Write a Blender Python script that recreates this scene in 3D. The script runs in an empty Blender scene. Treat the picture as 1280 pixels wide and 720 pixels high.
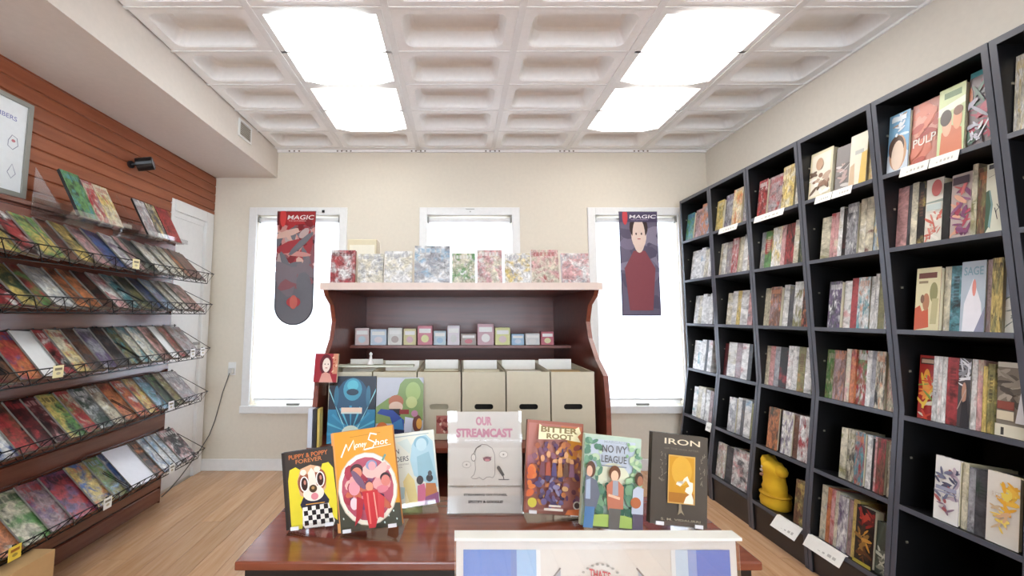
import bpy, bmesh, math, random
from mathutils import Vector, Matrix
random.seed(7)
S = bpy.context.scene
COL = S.collection
R = math.radians

# ------------------------------------------------------------------ camera
cam = bpy.data.cameras.new('camera'); co = bpy.data.objects.new('camera', cam); COL.objects.link(co)
cam.sensor_width = 36; cam.lens = 36*515/1280
cam.shift_x = 68.4/1280; cam.shift_y = -10.5/1280
cam.clip_start = .02
co.location = (0, 0, 1.185); co.rotation_euler = (R(90)+.089, 0, 0)
S.camera = co
# ------------------------------------------------------------------ sky, exposure
w = bpy.data.worlds.new('sky'); S.world = w; w.use_nodes = True
nt = w.node_tree; bg = nt.nodes['Background']
tc = nt.nodes.new('ShaderNodeTexCoord'); sx = nt.nodes.new('ShaderNodeSeparateXYZ'); rp = nt.nodes.new('ShaderNodeValToRGB')
nt.links.new(tc.outputs['Generated'], sx.inputs[0]); nt.links.new(sx.outputs[2], rp.inputs[0])
rp.color_ramp.elements[0].color = (.68, .77, .88, 1); rp.color_ramp.elements[0].position = .0
rp.color_ramp.elements[1].color = (.76, .88, 1, 1); rp.color_ramp.elements[1].position = .6
nt.links.new(rp.outputs[0], bg.inputs[0]); bg.inputs[1].default_value = 9.0
S.view_settings.view_transform = 'Standard'; S.view_settings.look = 'None'
S.view_settings.exposure = 0.52; S.view_settings.gamma = 1; S.view_settings.use_curve_mapping = False
LAMP_COOL, LAMP_WARM, LAMP_STRENGTH = (.86, .98, 1), (1, .98, .94), 8.5

# room numbers (metres): camera stands at the origin looking along +Y
XL, XR, YB, YF, H = -1.98, 2.05, 3.30, -2.6, 2.55
XS, ZS = -1.48, 2.32            # soffit face and soffit underside

# ------------------------------------------------------------------ materials
def lin(h):
    h = h.lstrip('#'); c = [int(h[i:i+2], 16)/255 for i in (0, 2, 4)]
    return tuple((x/12.92 if x <= .04045 else ((x+.055)/1.055)**2.4) for x in c)
MC = {}
def mat(h, rough=.6, metal=0, name=None, spec=None):
    k = (h, rough, metal)
    if k in MC: return MC[k]
    m = bpy.data.materials.new(name or 'paint_'+h.lstrip('#')); m.use_nodes = True
    b = m.node_tree.nodes['Principled BSDF']
    b.inputs['Base Color'].default_value = (*lin(h), 1); b.inputs['Roughness'].default_value = rough
    b.inputs['Metallic'].default_value = metal
    if spec is not None: b.inputs['Specular IOR Level'].default_value = spec
    # fine procedural tone variation
    n = m.node_tree; nz = n.nodes.new('ShaderNodeTexNoise'); nz.inputs['Scale'].default_value = 40
    hs = n.nodes.new('ShaderNodeHueSaturation'); hs.inputs['Color'].default_value = (*lin(h), 1)
    mr = n.nodes.new('ShaderNodeMapRange'); mr.inputs[3].default_value = .95; mr.inputs[4].default_value = 1.05
    tcn = n.nodes.new('ShaderNodeTexCoord'); n.links.new(tcn.outputs['Object'], nz.inputs['Vector'])
    n.links.new(nz.outputs[0], mr.inputs[0]); n.links.new(mr.outputs[0], hs.inputs['Value'])
    n.links.new(hs.outputs[0], b.inputs['Base Color'])
    MC[k] = m; return m
def wood(name, c1, c2, axis, rough=.4, scale=6, perobj=.12, coat=0):
    m = bpy.data.materials.new(name); m.use_nodes = True; n = m.node_tree; L = n.links
    b = n.nodes['Principled BSDF']; b.inputs['Roughness'].default_value = rough
    b.inputs['Coat Weight'].default_value = coat; b.inputs['Coat Roughness'].default_value = .15
    tcn = n.nodes.new('ShaderNodeTexCoord'); oi = n.nodes.new('ShaderNodeObjectInfo')
    ad = n.nodes.new('ShaderNodeVectorMath'); ad.operation = 'ADD'
    ml = n.nodes.new('ShaderNodeVectorMath'); ml.operation = 'SCALE'; ml.inputs[0].default_value = (7, 5, 3)
    L.new(oi.outputs['Random'], ml.inputs['Scale']); L.new(tcn.outputs['Object'], ad.inputs[0]); L.new(ml.outputs[0], ad.inputs[1])
    mp = n.nodes.new('ShaderNodeMapping'); s = [12, 12, 12]; s['XYZ'.index(axis)] = .9
    mp.inputs['Scale'].default_value = s; L.new(ad.outputs[0], mp.inputs[0])
    nz = n.nodes.new('ShaderNodeTexNoise'); nz.inputs['Scale'].default_value = scale; nz.inputs['Detail'].default_value = 5
    L.new(mp.outputs[0], nz.inputs['Vector'])
    r = n.nodes.new('ShaderNodeValToRGB'); L.new(nz.outputs[0], r.inputs[0])
    r.color_ramp.elements[0].position = .3; r.color_ramp.elements[0].color = (*lin(c1), 1)
    r.color_ramp.elements[1].position = .7; r.color_ramp.elements[1].color = (*lin(c2), 1)
    hs = n.nodes.new('ShaderNodeHueSaturation'); mr = n.nodes.new('ShaderNodeMapRange')
    mr.inputs[3].default_value = 1-perobj; mr.inputs[4].default_value = 1+perobj
    L.new(oi.outputs['Random'], mr.inputs[0]); L.new(mr.outputs[0], hs.inputs['Value']); L.new(r.outputs[0], hs.inputs['Color'])
    L.new(hs.outputs[0], b.inputs['Base Color'])
    return m
def printed(name, spine=False):
    """printed cover: the three inks and the seed come from the object's own properties"""
    m = bpy.data.materials.new(name); m.use_nodes = True; n = m.node_tree; L = n.links
    b = n.nodes['Principled BSDF']; b.inputs['Roughness'].default_value = .32
    def at(a):
        x = n.nodes.new('ShaderNodeAttribute'); x.attribute_type = 'OBJECT'; x.attribute_name = a; return x
    A, B, C, sd = at('ink_a'), at('ink_b'), at('ink_c'), at('seed')
    uv = n.nodes.new('ShaderNodeTexCoord'); sp = n.nodes.new('ShaderNodeSeparateXYZ'); L.new(uv.outputs['UV'], sp.inputs[0])
    mp = n.nodes.new('ShaderNodeMapping'); mp.inputs['Scale'].default_value = (1.6, 2.2, 1) if not spine else (.25, 1.6, 1)
    L.new(uv.outputs['UV'], mp.inputs[0])
    def noise(scale, off, det=5, dist=.6):
        z_ = n.nodes.new('ShaderNodeTexNoise'); z_.noise_dimensions = '4D'; z_.inputs['Scale'].default_value = scale; z_.inputs['Detail'].default_value = det
        z_.inputs['Roughness'].default_value = .62; z_.inputs['Distortion'].default_value = dist
        ad = n.nodes.new('ShaderNodeMath'); ad.operation = 'ADD'; ad.inputs[1].default_value = off; L.new(sd.outputs['Fac'], ad.inputs[0])
        L.new(ad.outputs[0], z_.inputs['W']); L.new(mp.outputs[0], z_.inputs['Vector']); return z_.outputs[0]
    def step(src, a, c):
        q = n.nodes.new('ShaderNodeMapRange'); q.interpolation_type = 'SMOOTHSTEP'; q.inputs[1].default_value = a; q.inputs[2].default_value = c
        L.new(src, q.inputs[0]); return q.outputs[0]
    def mix(f, x, y):
        q = n.nodes.new('ShaderNodeMix'); q.data_type = 'RGBA'; L.new(f, q.inputs[0]); L.new(x, q.inputs[6]); L.new(y, q.inputs[7]); return q.outputs[2]
    lo, hi = (.42, .62) if not spine else (.50, .66)
    c = mix(step(noise(1.5, 0), lo, hi), A.outputs['Color'], B.outputs['Color'])
    c = mix(step(noise(2.2, 31), .50, .68), c, C.outputs['Color'])
    dk = n.nodes.new('ShaderNodeMapRange'); dk.inputs[1].default_value = .3; dk.inputs[2].default_value = .7; dk.inputs[3].default_value = .35; dk.inputs[4].default_value = 1.45
    L.new(noise(3.4, 57, 6, 1.2), dk.inputs[0]); hs = n.nodes.new('ShaderNodeHueSaturation'); L.new(dk.outputs[0], hs.inputs['Value']); L.new(c, hs.inputs['Color']); c = hs.outputs[0]
    # title band: bright letter-like blocks near the head of the cover
    def math2(op, x, y):
        q = n.nodes.new('ShaderNodeMath'); q.operation = op
        for i, v in enumerate((x, y)):
            if isinstance(v, (int, float)): q.inputs[i].default_value = v
            else: L.new(v, q.inputs[i])
        return q.outputs[0]
    if spine:
        band = math2('MULTIPLY', math2('GREATER_THAN', sp.outputs[1], .45), math2('LESS_THAN', sp.outputs[1], .86))
        mid = math2('LESS_THAN', math2('ABSOLUTE', math2('SUBTRACT', sp.outputs[0], .5), 0), .24)
        cell = math2('FRACT', math2('MULTIPLY', sp.outputs[1], 19), 0)
    else:
        band = math2('MULTIPLY', math2('GREATER_THAN', sp.outputs[1], .82), math2('LESS_THAN', sp.outputs[1], .93))
        mid = math2('MULTIPLY', math2('GREATER_THAN', sp.outputs[0], .1), math2('LESS_THAN', sp.outputs[0], .9))
        cell = math2('FRACT', math2('MULTIPLY', sp.outputs[0], 7), 0)
    blk = math2('MULTIPLY', math2('MULTIPLY', band, mid), math2('GREATER_THAN', cell, .28))
    blk = math2('MULTIPLY', blk, .6)
    c = mix(blk, c, C.outputs['Color'])
    L.new(c, b.inputs['Base Color'])
    return m
M = {
 'wall': mat('#ddd6ca', .85, name='painted_wall_cream'), 'wall_b': mat('#dfd6c6', .85, name='painted_wall_beige'),
 'white': mat('#e9e8e6', .5, name='white_trim'), 'tile': mat('#f4f3f1', .7, name='ceiling_tile_white'),
 'soffit': mat('#ddd3ca', .85, name='painted_soffit'),
 'black': mat('#0b0a0c', .45, name='black_laminate'), 'edge': mat('#50525b', .3, name='window_sheen_edging'),  # edging's grey-blue paints the windows' reflection onto the black front edges
 'plinth': mat('#2e2828', .35, name='dark_plinth'),
 'wire': mat('#17161a', .35, .4, name='black_wire'), 'page': mat('#d8d0b4', .8, name='paper_pages'), 'pagew': mat('#e6e2d6', .8, name='white_pages'),
 'card': mat('#c8bfa9', .8, name='beige_cardboard'), 'kraft': mat('#c39c6b', .8, name='brown_cardboard'),
 'printed': printed('printed_cover'), 'spine': printed('printed_spine', True),
 'floor': wood('oak_floor', '#c4956b', '#d4aa84', 'Y', .24, 5, .10, .25),
 'slat': wood('cherry_paneling', '#8a4a2d', '#9c593a', 'Y', .38, 4, .05, .15),
 'gloss': wood('cherry_slatwall', '#693a2f', '#7b4839', 'Y', .2, 4, .05, .7),
 'table': wood('mahogany_table', '#6c3424', '#84452f', 'X', .2, 3, .04, .6),
 'fix': wood('mahogany_fixture', '#6d3426', '#84412f', 'X', .35, 3, .04, .2),
 'chrome': mat('#b8b8ba', .25, .9, name='metal_grey'), 'darkgap': mat('#3a1d15', .7),
 'grey': mat('#8b8a84', .4, name='grey_frame'),
}
def clear(name, fac, tint=(1, 1, 1, 1), rough=.03):
    m = bpy.data.materials.new(name); m.use_nodes = True; n = m.node_tree; n.nodes.clear()
    o = n.nodes.new('ShaderNodeOutputMaterial'); t = n.nodes.new('ShaderNodeBsdfTransparent'); g = n.nodes.new('ShaderNodeBsdfGlossy'); x = n.nodes.new('ShaderNodeMixShader')
    t.inputs[0].default_value = tint; g.inputs['Roughness'].default_value = rough
    lw = n.nodes.new('ShaderNodeLayerWeight'); lw.inputs[0].default_value = .25
    mm = n.nodes.new('ShaderNodeMath'); mm.operation = 'MULTIPLY_ADD'; mm.inputs[1].default_value = .6; mm.inputs[2].default_value = fac
    n.links.new(lw.outputs['Facing'], mm.inputs[0])
    n.links.new(mm.outputs[0], x.inputs[0]); n.links.new(t.outputs[0], x.inputs[1]); n.links.new(g.outputs[0], x.inputs[2]); n.links.new(x.outputs[0], o.inputs[0])
    return m
M['acryl'] = clear('clear_acrylic', .05, (1, 1, 1, 1)); M['glass'] = clear('window_glass', .04)
def shade():
    m = bpy.data.materials.new('roller_shade_fabric'); m.use_nodes = True; n = m.node_tree; n.nodes.clear()
    o = n.nodes.new('ShaderNodeOutputMaterial'); d = n.nodes.new('ShaderNodeBsdfDiffuse'); t = n.nodes.new('ShaderNodeBsdfTranslucent'); x = n.nodes.new('ShaderNodeMixShader')
    d.inputs[0].default_value = (.9, .9, .9, 1); t.inputs[0].default_value = (.95, .95, .97, 1); x.inputs[0].default_value = .55
    n.links.new(d.outputs[0], x.inputs[1]); n.links.new(t.outputs[0], x.inputs[2]); n.links.new(x.outputs[0], o.inputs[0]); return m
M['shade'] = shade()
def emit(name, col, s):
    m = bpy.data.materials.new(name); m.use_nodes = True; n = m.node_tree; n.nodes.clear()
    o = n.nodes.new('ShaderNodeOutputMaterial'); e = n.nodes.new('ShaderNodeEmission'); e.inputs[0].default_value = (*col, 1); e.inputs[1].default_value = s
    n.links.new(e.outputs[0], o.inputs[0]); return m

# ------------------------------------------------------------------ mesh helpers
class MB:
    def __init__(s): s.v = []; s.f = []; s.m = []; s.uv = {}
    def quad(s, pts, mi=0, uv=None):
        i = len(s.v); s.v += [tuple(p) for p in pts]; s.f.append(tuple(range(i, i+len(pts)))); s.m.append(mi)
        if uv: s.uv[len(s.f)-1] = uv
        return s
    def box(s, a, b, mi=0, T=None):
        (x0, y0, z0), (x1, y1, z1) = a, b
        P = [Vector(p) for p in ((x0,y0,z0),(x1,y0,z0),(x1,y1,z0),(x0,y1,z0),(x0,y0,z1),(x1,y0,z1),(x1,y1,z1),(x0,y1,z1))]
        if T is not None: P = [T @ p for p in P]
        i = len(s.v); s.v += [tuple(p) for p in P]
        for f in ((0,3,2,1),(4,5,6,7),(0,1,5,4),(1,2,6,5),(2,3,7,6),(3,0,4,7)): s.f.append(tuple(i+k for k in f)); s.m.append(mi)
        return s
    def prism(s, prof, a, b, axis='Y', mi=0):
        """closed profile (list of 2D points) extruded along an axis"""
        def P(p, t):
            return {'Y': (p[0], t, p[1]), 'X': (t, p[0], p[1]), 'Z': (p[0], p[1], t)}[axis]
        i = len(s.v); n = len(prof); s.v += [P(p, a) for p in prof]+[P(p, b) for p in prof]
        s.f.append(tuple(range(i, i+n))); s.f.append(tuple(range(i+2*n-1, i+n-1, -1))); s.m += [mi, mi]
        for k in range(n): s.f.append((i+k, i+n+k, i+n+(k+1) % n, i+(k+1) % n)); s.m.append(mi)
        return s
    def tube(s, pts, r=.0025, n=4, mi=0):
        pts = [Vector(p) for p in pts]; rings = []
        for k, p in enumerate(pts):
            d = (pts[min(k+1, len(pts)-1)]-pts[max(k-1, 0)]).normalized()
            u = d.orthogonal().normalized(); v = d.cross(u); i = len(s.v)
            if k and rings:  # keep frames aligned
                u = (pu-d*pu.dot(d)).normalized(); v = d.cross(u)
            pu = u
            s.v += [tuple(p+r*(math.cos(2*math.pi*j/n)*u+math.sin(2*math.pi*j/n)*v)) for j in range(n)]; rings.append(i)
        for a, b in zip(rings, rings[1:]):
            for j in range(n): s.f.append((a+j, a+(j+1) % n, b+(j+1) % n, b+j)); s.m.append(mi)
        s.f.append(tuple(rings[0]+j for j in reversed(range(n)))); s.f.append(tuple(rings[-1]+j for j in range(n))); s.m += [mi, mi]
        return s
    def lathe(s, prof, c=(0,0,0), n=20, sx=1, sy=1, mi=0):
        i0 = len(s.v); cx, cy, cz = c
        for r, z in prof:
            s.v += [(cx+sx*r*math.cos(2*math.pi*j/n), cy+sy*r*math.sin(2*math.pi*j/n), cz+z) for j in range(n)]
        for k in range(len(prof)-1):
            for j in range(n): a = i0+k*n; s.f.append((a+j, a+(j+1) % n, a+n+(j+1) % n, a+n+j)); s.m.append(mi)
        s.f.append(tuple(i0+j for j in reversed(range(n)))); s.f.append(tuple(i0+(len(prof)-1)*n+j for j in range(n))); s.m += [mi, mi]
        return s
    def mesh(s, name, mats):
        me = bpy.data.meshes.new(name); me.from_pydata(s.v, [], s.f)
        for m in (mats if isinstance(mats, (list, tuple)) else [mats]): me.materials.append(m)
        me.polygons.foreach_set('material_index', s.m)
        if s.uv:
            ul = me.uv_layers.new(name='UVMap')
            for fi, uv in s.uv.items():
                for li, c in zip(me.polygons[fi].loop_indices, uv): ul.data[li].uv = c
        me.update(); return me
    def build(s, name, mats, parent=None, loc=None, bevel=0, smooth=False):
        o = bpy.data.objects.new(name, s.mesh(name, mats)); COL.objects.link(o)
        if parent is not None: o.parent = parent
        if loc is not None: o.location = loc
        if smooth:
            for p in o.data.polygons: p.use_smooth = True
        if bevel:
            b = o.modifiers.new('bevel', 'BEVEL'); b.width = bevel; b.segments = 2; b.limit_method = 'ANGLE'
        return o
def B(a, b): return MB().box(a, b)
def empty(name, loc=(0,0,0), rot=(0,0,0)):
    o = bpy.data.objects.new(name, None); o.empty_display_size = .05; COL.objects.link(o); o.location = loc; o.rotation_euler = rot; return o
def tag(o, label, cat, group=None):
    o['label'] = label; o['category'] = cat
    if group: o['group'] = group
    return o
def struct(o): o['kind'] = 'structure'; return o

# ------------------------------------------------------------------ the room shell
fl = struct(B((XL-.05, YF, -.06), (XR+.05, YB, -.012)).build('floor', mat('#5b3a22', .8)))
PW, PL = .123, 1.45
nx = int(math.ceil((XR-XL)/PW))
for i in range(nx):
    x0 = XL+i*PW; x1 = min(x0+PW, XR); y = YF-((i*37) % 100)/100*PL; k = 0
    while y < YB:
        a, b = max(y, YF), min(y+PL, YB)
        if b-a > .02:
            o = B((x0+.001, a+.001, -.012), (x1-.001, b-.001, 0)).build('floor_plank', M['floor'], fl)
        y += PL
# back wall with three window openings
WIN = [(-1.625, -.955), (-.245, .445), (1.12, 1.79)]; WZ0, WZ1 = .49, 2.005
mb = MB(); xs = [XL-.05]+[v for p in WIN for v in p]+[XR+.05]
for k in range(0, len(xs), 2): mb.box((xs[k], YB, -.05), (xs[k+1], YB+.16, H+.25))
for a, b in WIN: mb.box((a, YB, -.05), (b, YB+.16, WZ0)); mb.box((a, YB, WZ1), (b, YB+.16, H+.25))
struct(mb.build('wall_back', M['wall_b']))
struct(B((XR, YF, -.05), (XR+.15, YB, H+.25)).build('wall_right', M['wall']))
wl = struct(B((XL-.15, YF, -.05), (XL-.02, YB, H+.25)).build('wall_left', M['wall']))
mb = MB().box((XL-.15, YF-.15, -.05), (-1.3, YF, H+.25)).box((1.4, YF-.15, -.05), (XR+.15, YF, H+.25)).box((-1.3, YF-.15, -.05), (1.4, YF, .6)).box((-1.3, YF-.15, 2.3), (1.4, YF, H+.25))
struct(mb.build('wall_front', M['wall']))
g = struct(B((-1.3, YF-.09, .6), (1.4, YF-.08, 2.3)).build('window_4', M['glass']))  # unseen window behind the camera, added to let daylight in
for x in (-1.3, 0.02, 1.34): B((x, YF-.12, .6), (x+.06, YF-.04, 2.3)).build('mullion', M['white'], g)
# soffit
so = struct(B((XL-.02, YF, ZS), (XS, YB, H+.2)).build('trim_1', M['soffit'])); so.name = 'trim_1'
# cherry boards on the left wall (above the door they run to the corner)
DY0, DY1, DZ = 2.80, 3.26, 1.985
z = 0.0; PH = .068
while z < ZS-.005:
    z1 = min(z+PH, ZS); yb = DY0 if z1 < DZ+.05 else YB
    mb = MB(); prof = [(XL-.02, z), (XL-.006, z), (XL, z+.005), (XL, z1-.006), (XL-.006, z1-.001), (XL-.02, z1-.001)]
    mb.prism(prof, YF, yb); mb.build('plank', M['slat'], wl); z += PH
# door
d = struct(B((XL-.02, DY0+.02, .012), (XL-.012, DY1-.07, DZ-.05)).build('door_1', M['white']))
B((XL-.02, DY0, 0), (XL+.006, DY0+.03, DZ+.02)).build('door_casing', M['white'], d, bevel=.003)
B((XL-.02, DY1-.07, 0), (XL+.012, DY1+.02, DZ+.02)).build('door_casing', M['white'], d, bevel=.003)
B((XL-.02, DY0+.03, DZ-.06), (XL+.012, DY1-.07, DZ+.02)).build('door_casing', M['white'], d, bevel=.003)
B((XL-.012, DY0+.03, DZ-.10), (XL-.006, DY1-.07, DZ-.06)).build('door_top_strip', M['white'], d)
MB().tube([(XL-.012, DY1-.12, .98), (XL+.03, DY1-.12, .98)], .012, 10).build('door_handle', M['chrome'], d)
# baseboards
def base(name, a, b):
    mb = B(a, b); o = struct(mb.build(name, M['white'], bevel=.004)); return o
base('baseboard_back', (XL, YB-.014, 0), (1.74, YB, .088))
base('baseboard_right', (XR-.014, YF, 0), (XR, .88, .088))
# ceiling: coffered lay-in tiles on a grid
ce = struct(B((XS, YF, H+.10), (XR, YB, H+.14)).build('ceiling', M['tile']))
gx = [XS, -.93, -.32, .29, .90, 1.51, XR]; RY = .305; y0 = 3.238
rows = []; y = YB
ys = [YB, y0]
while ys[-1]-RY > YF: ys.append(ys[-1]-RY)
ys.append(YF)
def rrect(x0, x1, y0, y1, r, n=4):
    P = []
    for cx, cy, a in ((x1-r, y1-r, 0), (x0+r, y1-r, 90), (x0+r, y0+r, 180), (x1-r, y0+r, 270)):
        for k in range(n+1): t = R(a+90*k/n); P.append((cx+r*math.cos(t), cy+r*math.sin(t)))
    return P
TC = {}
def tile_mesh(wd, dp):
    k = (round(wd, 3), round(dp, 3))
    if k in TC: return TC[k]
    mb = MB(); n = 20
    big = rrect(0, wd, 0, dp, .0005); loops = [(big, 0), (rrect(.05, wd-.05, .035, dp-.03, .045), 0), (rrect(.055, wd-.055, .04, dp-.035, .045), .008),
             (rrect(.078, wd-.078, .052, dp-.042, .045), .078), (rrect(.095, wd-.095, .068, dp-.056, .04), .090)]
    for P, z in loops: mb.v += [(p[0], p[1], z) for p in P]
    for a in range(len(loops)-1):
        for j in range(n): mb.f.append((a*n+j, (a+1)*n+j, (a+1)*n+(j+1) % n, a*n+(j+1) % n)); mb.m.append(0)
    mb.f.append(tuple((len(loops)-1)*n+j for j in reversed(range(n)))); mb.m.append(0)
    TC[k] = mb.mesh('ceiling_tile', M['tile']); return TC[k]
lights = []   # (column index, y of far edge, y of near edge, warm)
for yf in (2.323, 2.933, 1.713-.61, .493-.61, -.117-1.22): 
    if yf > 1.5: lights += [(1, yf, yf-.61, 0 if yf < 2.5 else 1), (4, yf, yf-.61, 1)]
lights += [(1, .493, -.117, 0), (4, .493, -.117, 1), (1, -.727, -1.337, 0), (4, -.727, -1.337, 1)]  # unseen panels above and behind the camera, added to light the room
def lit(i, ya, yb): return any(c == i and ya <= a+.01 and yb >= b-.01 for c, a, b, _ in lights)
for k in range(len(ys)-1):
    ya, yb = ys[k], ys[k+1]
    if ya-yb < .12:
        B((XS, yb, H), (XR, ya, H+.012)).build('ceiling_filler', M['tile'], ce); continue
    for i in range(6):
        if lit(i, ya, yb): continue
        o = bpy.data.objects.new('ceiling_tile', tile_mesh(gx[i+1]-gx[i]-.02, ya-yb-.008)); COL.objects.link(o); o.parent = ce; o.location = (gx[i]+.01, yb+.004, H)
for x in gx[1:-1]:
    MB().box((x-.016, YF, H-.006), (x+.016, YB, H+.004)).box((x-.004, YF, H+.004), (x+.004, YB, H+.04)).build('grid_runner', M['white'], ce)
for y in ys[1:-1]: B((XS, y-.007, H-.004), (XR, y+.007, H+.004)).build('grid_cross_bar', M['white'], ce)
for nm, a, b in (('wall_angle', (XS, YB-.02, H-.018), (XR, YB, H+.01)), ('wall_angle', (XR-.012, YF, H-.012), (XR, YB-.02, H+.01))): B(a, b).build(nm, M['tile'], ce)
mb = MB()
for x in [XS+.1+.0, XS+.14, XS+.18]+[g_+d_ for g_ in gx[1:-1] for d_ in (-.055, -.02, .02, .055)]: mb.box((x-.006, YB-.0215, H-.016), (x+.006, YB-.0195, H-.006))
o = mb.build('angle_notches', mat('#6b6055', .8), ce)
E_ = {0: emit('lamp_cool', LAMP_COOL, LAMP_STRENGTH), 1: emit('lamp_warm', LAMP_WARM, LAMP_STRENGTH), 2: emit('lamp_warm_small', LAMP_WARM, LAMP_STRENGTH*.35)}
def lamp_label(c, a, wm):
    return f"{'warm' if wm else 'cool'} white glowing ceiling light panel, {'left' if c == 1 else 'right'} side, " + {2.323: 'larger one', 2.933: 'smaller one near back wall', .493: 'unseen, added above the camera', -.727: 'unseen, added behind the camera'}[round(a, 3)]
for c, a, b, wm in lights:
    x0, x1 = gx[c]+.018, gx[c+1]-.018
    t = empty('ceiling_light', ((x0+x1)/2, (a+b)/2, H)); w2, d2 = (x1-x0)/2, (a-b)/2-.008
    tag(t, lamp_label(c, a, wm), 'ceiling light', 'lit ceiling panels')
    mb = MB()
    for q in (((-w2, -d2), (w2, -d2+.03)), ((-w2, d2-.03), (w2, d2)), ((-w2, -d2+.03), (-w2+.03, d2-.03)), ((w2-.03, -d2+.03), (w2, d2-.03))): mb.box((*q[0], -.004), (*q[1], .02))
    mb.build('frame', M['white'], t)
    mb = MB(); lp = [(-w2+.03, .018), (-w2+.05, -.004), (-w2+.14, -.022), (w2-.14, -.022), (w2-.05, -.004), (w2-.03, .018)]
    mb.prism(lp, -d2+.03, d2-.03, 'Y'); mb.build('diffuser', E_[2 if a > 2.5 else wm], t)
# windows
for i, (a, b) in enumerate(WIN):
    wn = struct(B((a, YB+.10, WZ0), (b, YB+.106, WZ1)).build(f'window_{i+1}', M['glass']))
    cw = .062
    for q in (((a-cw, YB-.02, WZ0-.04), (a, YB, WZ1+cw)), ((b, YB-.02, WZ0-.04), (b+cw, YB, WZ1+cw)), ((a, YB-.02, WZ1), (b, YB, WZ1+cw)), ((a-cw-.005, YB-.03, WZ0-.055), (b+cw+.005, YB, WZ0))):
        B(*q).build('casing', M['white'], wn, bevel=.003)
    for q in (((a, YB+.08, WZ0), (a+.04, YB+.12, WZ1)), ((b-.04, YB+.08, WZ0), (b, YB+.12, WZ1)), ((a+.04, YB+.08, WZ0), (b-.04, YB+.12, WZ0+.05)), ((a+.04, YB+.08, WZ1-.05), (b-.04, YB+.12, WZ1)), ((a+.04, YB+.08, 1.23), (b-.04, YB+.12, 1.27))):
        B(*q).build('sash', M['white'], wn)
    B((a+.012, YB+.03, WZ0+.045), (b-.012, YB+.032, WZ1-.045)).build('roller_shade', M['shade'], wn)
    B((a+.012, YB+.024, WZ0+.035), (b-.012, YB+.038, WZ0+.05)).build('shade_hem_bar', M['white'], wn)
    MB().tube([(a+.014, YB+.03, WZ1-.032), (b-.014, YB+.03, WZ1-.032)], .018, 10).build('shade_roller', M['white'], wn)
    for x in (a+.001, b-.013): B((x, YB+.0, WZ1-.055), (x+.012, YB+.05, WZ1-.008)).build('shade_bracket', M['grey'], wn)
    MB().box(((a+b)/2-.05, YB+.0, WZ0+.002), ((a+b)/2+.05, YB+.02, WZ0+.016)).build('sash_lift', M['grey'], wn)

# ------------------------------------------------------------------ small wall fittings
v = empty('air_vent', (XS, 2.765, 2.465)); tag(v, 'small white louvred air vent on the face of the soffit', 'vent')
mb = MB()
for q in (((0, -.085, -.06), (.008, .085, -.048)), ((0, -.085, .048), (.008, .085, .06)), ((0, -.085, -.048), (.008, -.07, .048)), ((0, .07, -.048), (.008, .085, .048))): mb.box(*q)
mb.build('frame', M['white'], v); B((.0005, -.07, -.048), (.0015, .07, .048)).build('backing', mat('#6e685f', .8), v)
for k in range(7): B((.002, -.07, -.044+k*.0135), (.007, .07, -.038+k*.0135)).build('louvre', mat('#b5aea2', .6), v)
v = empty('wall_spotlight', (XL, 2.42, 2.10)); tag(v, 'small black spotlight on a short bracket on the cherry boards', 'spotlight')
MB().tube([(0, 0, 0), (.012, 0, 0)], .022, 12).build('mounting_plate', mat('#222022', .4), v)
MB().tube([(.012, 0, 0), (.045, .01, .01)], .009, 8).build('bracket', mat('#222022', .4), v)
MB().tube([(.03, .015, .004), (.105, .048, .026)], .040, 16).build('lamp_housing', mat('#141214', .3), v, bevel=.002)
MB().tube([(.1055, .0482, .0261), (.1085, .0496, .027)], .033, 16).build('lens', mat('#8e9096', .1), v)
# power outlet and cord on the back wall
v = empty('power_outlet', (-1.775, YB, .775)); tag(v, 'white power outlet with a white plug on the back wall', 'outlet')
B((-.03, -.006, -.05), (.03, 0, .05)).build('outlet_plate', M['white'], v, bevel=.002)
pts = [(-1.775, 3.262, .745), (-1.785, 3.256, .70), (-1.82, 3.262, .60), (-1.845, 3.268, .5), (-1.875, 3.27, .38), (-1.90, 3.25, .28), (-1.925, 3.2, .2), (-1.94, 3.10, .12), (-1.945, 3.0, .06), (-1.945, 2.9, .02), (-1.94, 2.82, .006)]
v = empty('extension_cord', pts[0]); q = pts[0]
B((-.014, -.002, -.006), (.022, .032, .035)).build('plug', mat('#cfccc6', .4), v, bevel=.004)
tag(MB().tube([(p[0]-q[0], p[1]-q[1], p[2]-q[2]) for p in pts], .0035, 6).build('cable', mat('#55524e', .5), v, smooth=True).parent, 'thin dark power cord drooping from the outlet to the floor by the door', 'cord')
B_ = empty('window_sensor', (-1.085, YB-.02, 2.032)); tag(B_, 'tiny black sensor on the top casing of the left window', 'sensor')
MB().box((-.01, -.012, -.01), (.01, 0, .01)).build('sensor_body', mat('#1b1a1a', .4), B_, bevel=.002)
B_ = empty('window_latch', (.105, YB-.02, 2.045)); tag(B_, 'tiny grey latch on the top casing of the middle window', 'latch')
MB().box((-.035, -.003, .006), (.035, 0, .010)).box((-.004, -.006, -.018), (.004, 0, -.010)).build('latch_plate', M['grey'], B_)

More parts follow.
